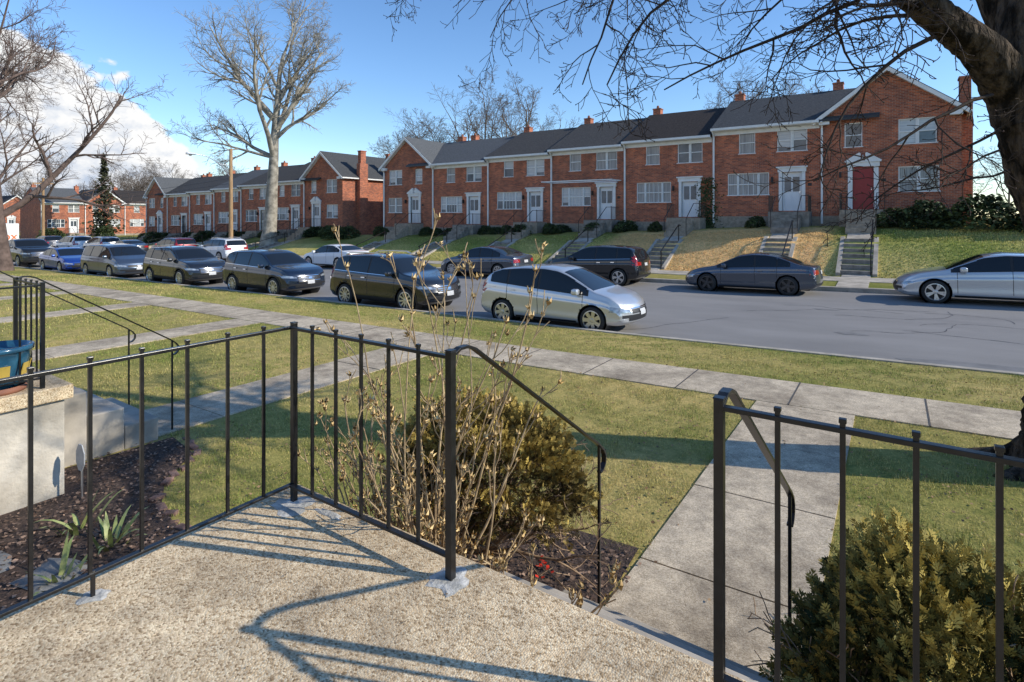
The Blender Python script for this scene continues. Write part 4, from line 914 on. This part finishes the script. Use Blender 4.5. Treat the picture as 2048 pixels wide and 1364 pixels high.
    for ax in s['ax']:
        for sg in (1,-1):
            wo=link(D.objects.new('wheel',wm)); wo.parent=par; wo.location=(ax-L/2,sg*(hw-.115),s['r']); wo.rotation_euler=(0,random.uniform(0,6),0) if sg>0 else (0,random.uniform(0,6),math.pi)
    mm=MB(); xm=w[-1][1]-.22
    for sg in (1,-1):
        mm.box(xm-.08,xm+.09,min(sg*(hw-.02),sg*(hw+.17)),max(sg*(hw-.02),sg*(hw+.17)),bt(xm)+.02,bt(xm)+.17)
    mo=mm.build('mirrors',[pm],par,bevel=.05,loc=(-L/2,0,0)); mo.modifiers[0].segments=3
    if rails:
        rb=MB()
        for sg in (1,-1):
            pts=[(x-L/2,sg*hw*.68,tp(x)+(.05 if .1<t<.9 else -.01)) for t,x in [(t,.7+t*1.75) for t in (0,.12,.5,.88,1)]]
            for a,b in zip(pts[:-1],pts[1:]): rb.bar(a,b,.035)
        rb.build('roof_rails',[M['alloy'] if kind=='suv' else M['black']],par)
    if kind=='pickup':
        tb=MB(); tb.box(-L/2+.1,-L/2+1.95,-.82,.82,1.2,1.315); tb.build('bed_cover',[M['black']],par)
    return par
car('parked_car','hatch',-7.2,True,(.62,.63,.64),'7',.6,rough=.28)
car('parked_car','suv',-13.45,True,(.014,.016,.02),'10',.2,clad=True,rails=True,rough=.2)
car('parked_car','suv',-20.2,True,(.012,.022,.045),'10',.3,clad=True,rough=.2)
car('parked_car','suv',-27.2,True,(.022,.026,.033),'10',.4,clad=True,rails=True,scale=1.02,rough=.2)
car('minivan','van',-34.6,True,(.08,.11,.16),'10',.6)
car('parked_car','sedan',-41.3,True,(.015,.06,.32),'10',.4)
car('pickup_truck','pickup',-49.2,True,(.015,.017,.021),'10',.2)
car('parked_car','sedan',2.55,False,(.56,.58,.60),'m',.6,scale=1.07)
car('parked_car','sedan',-4.35,False,(.075,.09,.12),'5',.6,rough=.22)
car('parked_car','suv',-10.6,False,(.010,.011,.014),'m',.2,clad=True,scale=.955,rough=.2)
car('parked_car','sedan',-16.7,False,(.075,.09,.115),'10',.6,scale=1.04,rough=.22)
car('parked_car','sedan',-28.2,False,(.78,.79,.80),'10',.0,scale=1.0)
car('parked_car','suv',-41.2,False,(.70,.71,.72),'10',.1,rails=True)
car('parked_car','suv',-48.4,False,(.18,.02,.03),'10',.4)
car('parked_car','sedan',-57,False,(.03,.035,.05),'10',.4)
car('parked_car','suv',-62.5,False,(.5,.51,.52),'10',.5)
car('parked_car','van',-69,False,(.7,.7,.7),'10',.1)
car('parked_car','suv',-77,False,(.03,.035,.05),'10',.4)
e=empty('delivery_truck',(-59.3,13.4,zr(-59)))
mb=MB(); mb.box(-2.6,3.2,-1.05,1.05,.75,3.0,0); mb.box(3.15,3.22,-1.0,-.02,.85,2.75,0); mb.box(3.15,3.22,.02,1.0,.85,2.75,0); mb.box(3.16,3.3,-1.05,1.05,.5,.72,1); mb.box(3.2,3.24,-1.0,-.85,.85,1.1,2); mb.box(3.2,3.24,.85,1.0,.85,1.1,2)
mb.box(-2.6,3.2,-.9,.9,.45,.75,1); mb.build('cargo_box',[M['white'],M['black'],M['tail']],e,bevel=.03)
mb=MB(); mb.prism([(-2.62,-1,.6),(-4.2,-1,.6),(-4.2,-1,1.3),(-3.6,-1,1.5),(-3.2,-1,2.4),(-2.62,-1,2.6)],(0,2.0,0)); mb.build('cab',[M['white']],e,bevel=.05)
for a in (-3.4,1.8):
    for sg in (1,-1):
        wo=link(D.objects.new('wheel',wheelmesh(.42,'10'))); wo.parent=e; wo.location=(a,sg*.93,.42); wo.rotation_euler=(0,0,0 if sg>0 else math.pi)
for txt,xo,cl in (('Ve',-.33,(.05,.02,.2)),('lox',.42,(.75,.14,.01))):
    cu=D.curves.new('lettering','FONT'); cu.body=txt; cu.size=.85; cu.extrude=.005; cu.align_x='CENTER'; t=link(D.objects.new('lettering',cu)); t.parent=e
    t.location=(3.235,xo,1.75); t.rotation_euler=(math.pi/2,0,math.pi/2); cu.materials.append(mat('lettering_'+txt,cl,None,rough=.5))
# ---------------------------------------------------------------- world, sun, camera
el=math.radians(30); sx,sy=.922,.387; S=Vector((sx*math.cos(el),sy*math.cos(el),math.sin(el))).normalized()
w=D.worlds.new('World'); C.scene.world=w; w.use_nodes=True; nt=w.node_tree; nt.nodes.clear()
out=N(nt,'ShaderNodeOutputWorld'); sky=N(nt,'ShaderNodeTexSky'); sky.sky_type='NISHITA'; sky.sun_disc=False; sky.sun_elevation=el; sky.sun_rotation=math.atan2(sx,sy)
sky.air_density=1.0; sky.dust_density=.0; sky.ozone_density=2.0
hs=N(nt,'ShaderNodeHueSaturation'); hs.inputs['Saturation'].default_value=1.12; hs.inputs['Value'].default_value=1.25; nt.links.new(sky.outputs[0],hs.inputs['Color'])
tn=N(nt,'ShaderNodeMix',data_type='RGBA',blend_type='MULTIPLY'); tn.inputs[0].default_value=1; tn.inputs[7].default_value=(.90,.98,1.10,1); nt.links.new(hs.outputs[0],tn.inputs[6])
bg=N(nt,'ShaderNodeBackground',Strength=.15); nt.links.new(tn.outputs[2],bg.inputs[0])
tc=N(nt,'ShaderNodeTexCoord'); sp=N(nt,'ShaderNodeSeparateXYZ'); nt.links.new(tc.outputs['Generated'],sp.inputs[0])
def mth(op,a,b=None,c=None):
    n=N(nt,'ShaderNodeMath',operation=op)
    for i,v in enumerate((a,b,c)):
        if v is None: continue
        if isinstance(v,(int,float)): n.inputs[i].default_value=v
        else: nt.links.new(v,n.inputs[i])
    return n.outputs[0]
def mr(v,a,b,c,d,sm=False):
    n=N(nt,'ShaderNodeMapRange'); nt.links.new(v,n.inputs[0])
    for i,q in enumerate((a,b,c,d)): n.inputs[i+1].default_value=q
    if sm: n.interpolation_type='SMOOTHSTEP'
    return n.outputs[0]
az=mth('ARCTAN2',mth('MULTIPLY',sp.outputs[0],-1),sp.outputs[1])
z=sp.outputs[2]
cb=N(nt,'ShaderNodeCombineXYZ'); nt.links.new(mth('MULTIPLY',az,7.5),cb.inputs[0]); nt.links.new(mth('MULTIPLY',z,11),cb.inputs[1])
n1=N(nt,'ShaderNodeTexNoise',Scale=1.9,Detail=9,Roughness=.5); nt.links.new(cb.outputs[0],n1.inputs['Vector'])
n2=N(nt,'ShaderNodeTexNoise',Scale=3.6,Detail=7,Roughness=.6); nt.links.new(cb.outputs[0],n2.inputs['Vector'])
top=mth('ADD',mth('ADD',mr(az,1.08,1.21,.06,.205),mr(az,1.21,1.38,0,.06)),mr(az,.6,1.08,-.06,0))
f=mth('ADD',mth('SUBTRACT',top,z),mth('MULTIPLY',mth('SUBTRACT',n1.outputs[0],.5),.13))
mask=mr(f,0,.012,0,1,True)
shade=mr(mth('ADD',mth('MULTIPLY',n2.outputs[0],.9),mth('MULTIPLY',f,-1.1)),.14,.40,0,1)
cm=N(nt,'ShaderNodeMix',data_type='RGBA'); nt.links.new(shade,cm.inputs[0]); cm.inputs[6].default_value=(.56,.65,.80,1); cm.inputs[7].default_value=(1,1,1,1)
bc=N(nt,'ShaderNodeBackground',Strength=1.0); nt.links.new(cm.outputs[2],bc.inputs[0])
ms=N(nt,'ShaderNodeMixShader'); nt.links.new(mask,ms.inputs[0]); nt.links.new(bg.outputs[0],ms.inputs[1]); nt.links.new(bc.outputs[0],ms.inputs[2]); nt.links.new(ms.outputs[0],out.inputs[0])
sd=D.lights.new('sun','SUN'); sd.energy=5.0; sd.angle=math.radians(.5); sd.color=(1,.93,.80); so=link(D.objects.new('sun',sd)); so.rotation_euler=S.to_track_quat('Z','Y').to_euler(); so.location=(20,10,30)
cd=D.cameras.new('camera'); co=link(D.objects.new('camera',cd)); C.scene.camera=co
co.location=(0,0,2.8); co.rotation_euler=(math.pi/2,0,math.radians(34.2)); cd.sensor_width=36; cd.lens=36*1120/2048; cd.shift_y=-250/2048; cd.clip_start=.05; cd.clip_end=2000
vs=C.scene.view_settings; vs.view_transform='Standard'; vs.look='None'; vs.exposure=0; vs.gamma=1
print('verts',sum(len(o.data.vertices) for o in D.objects if o.type=='MESH'))
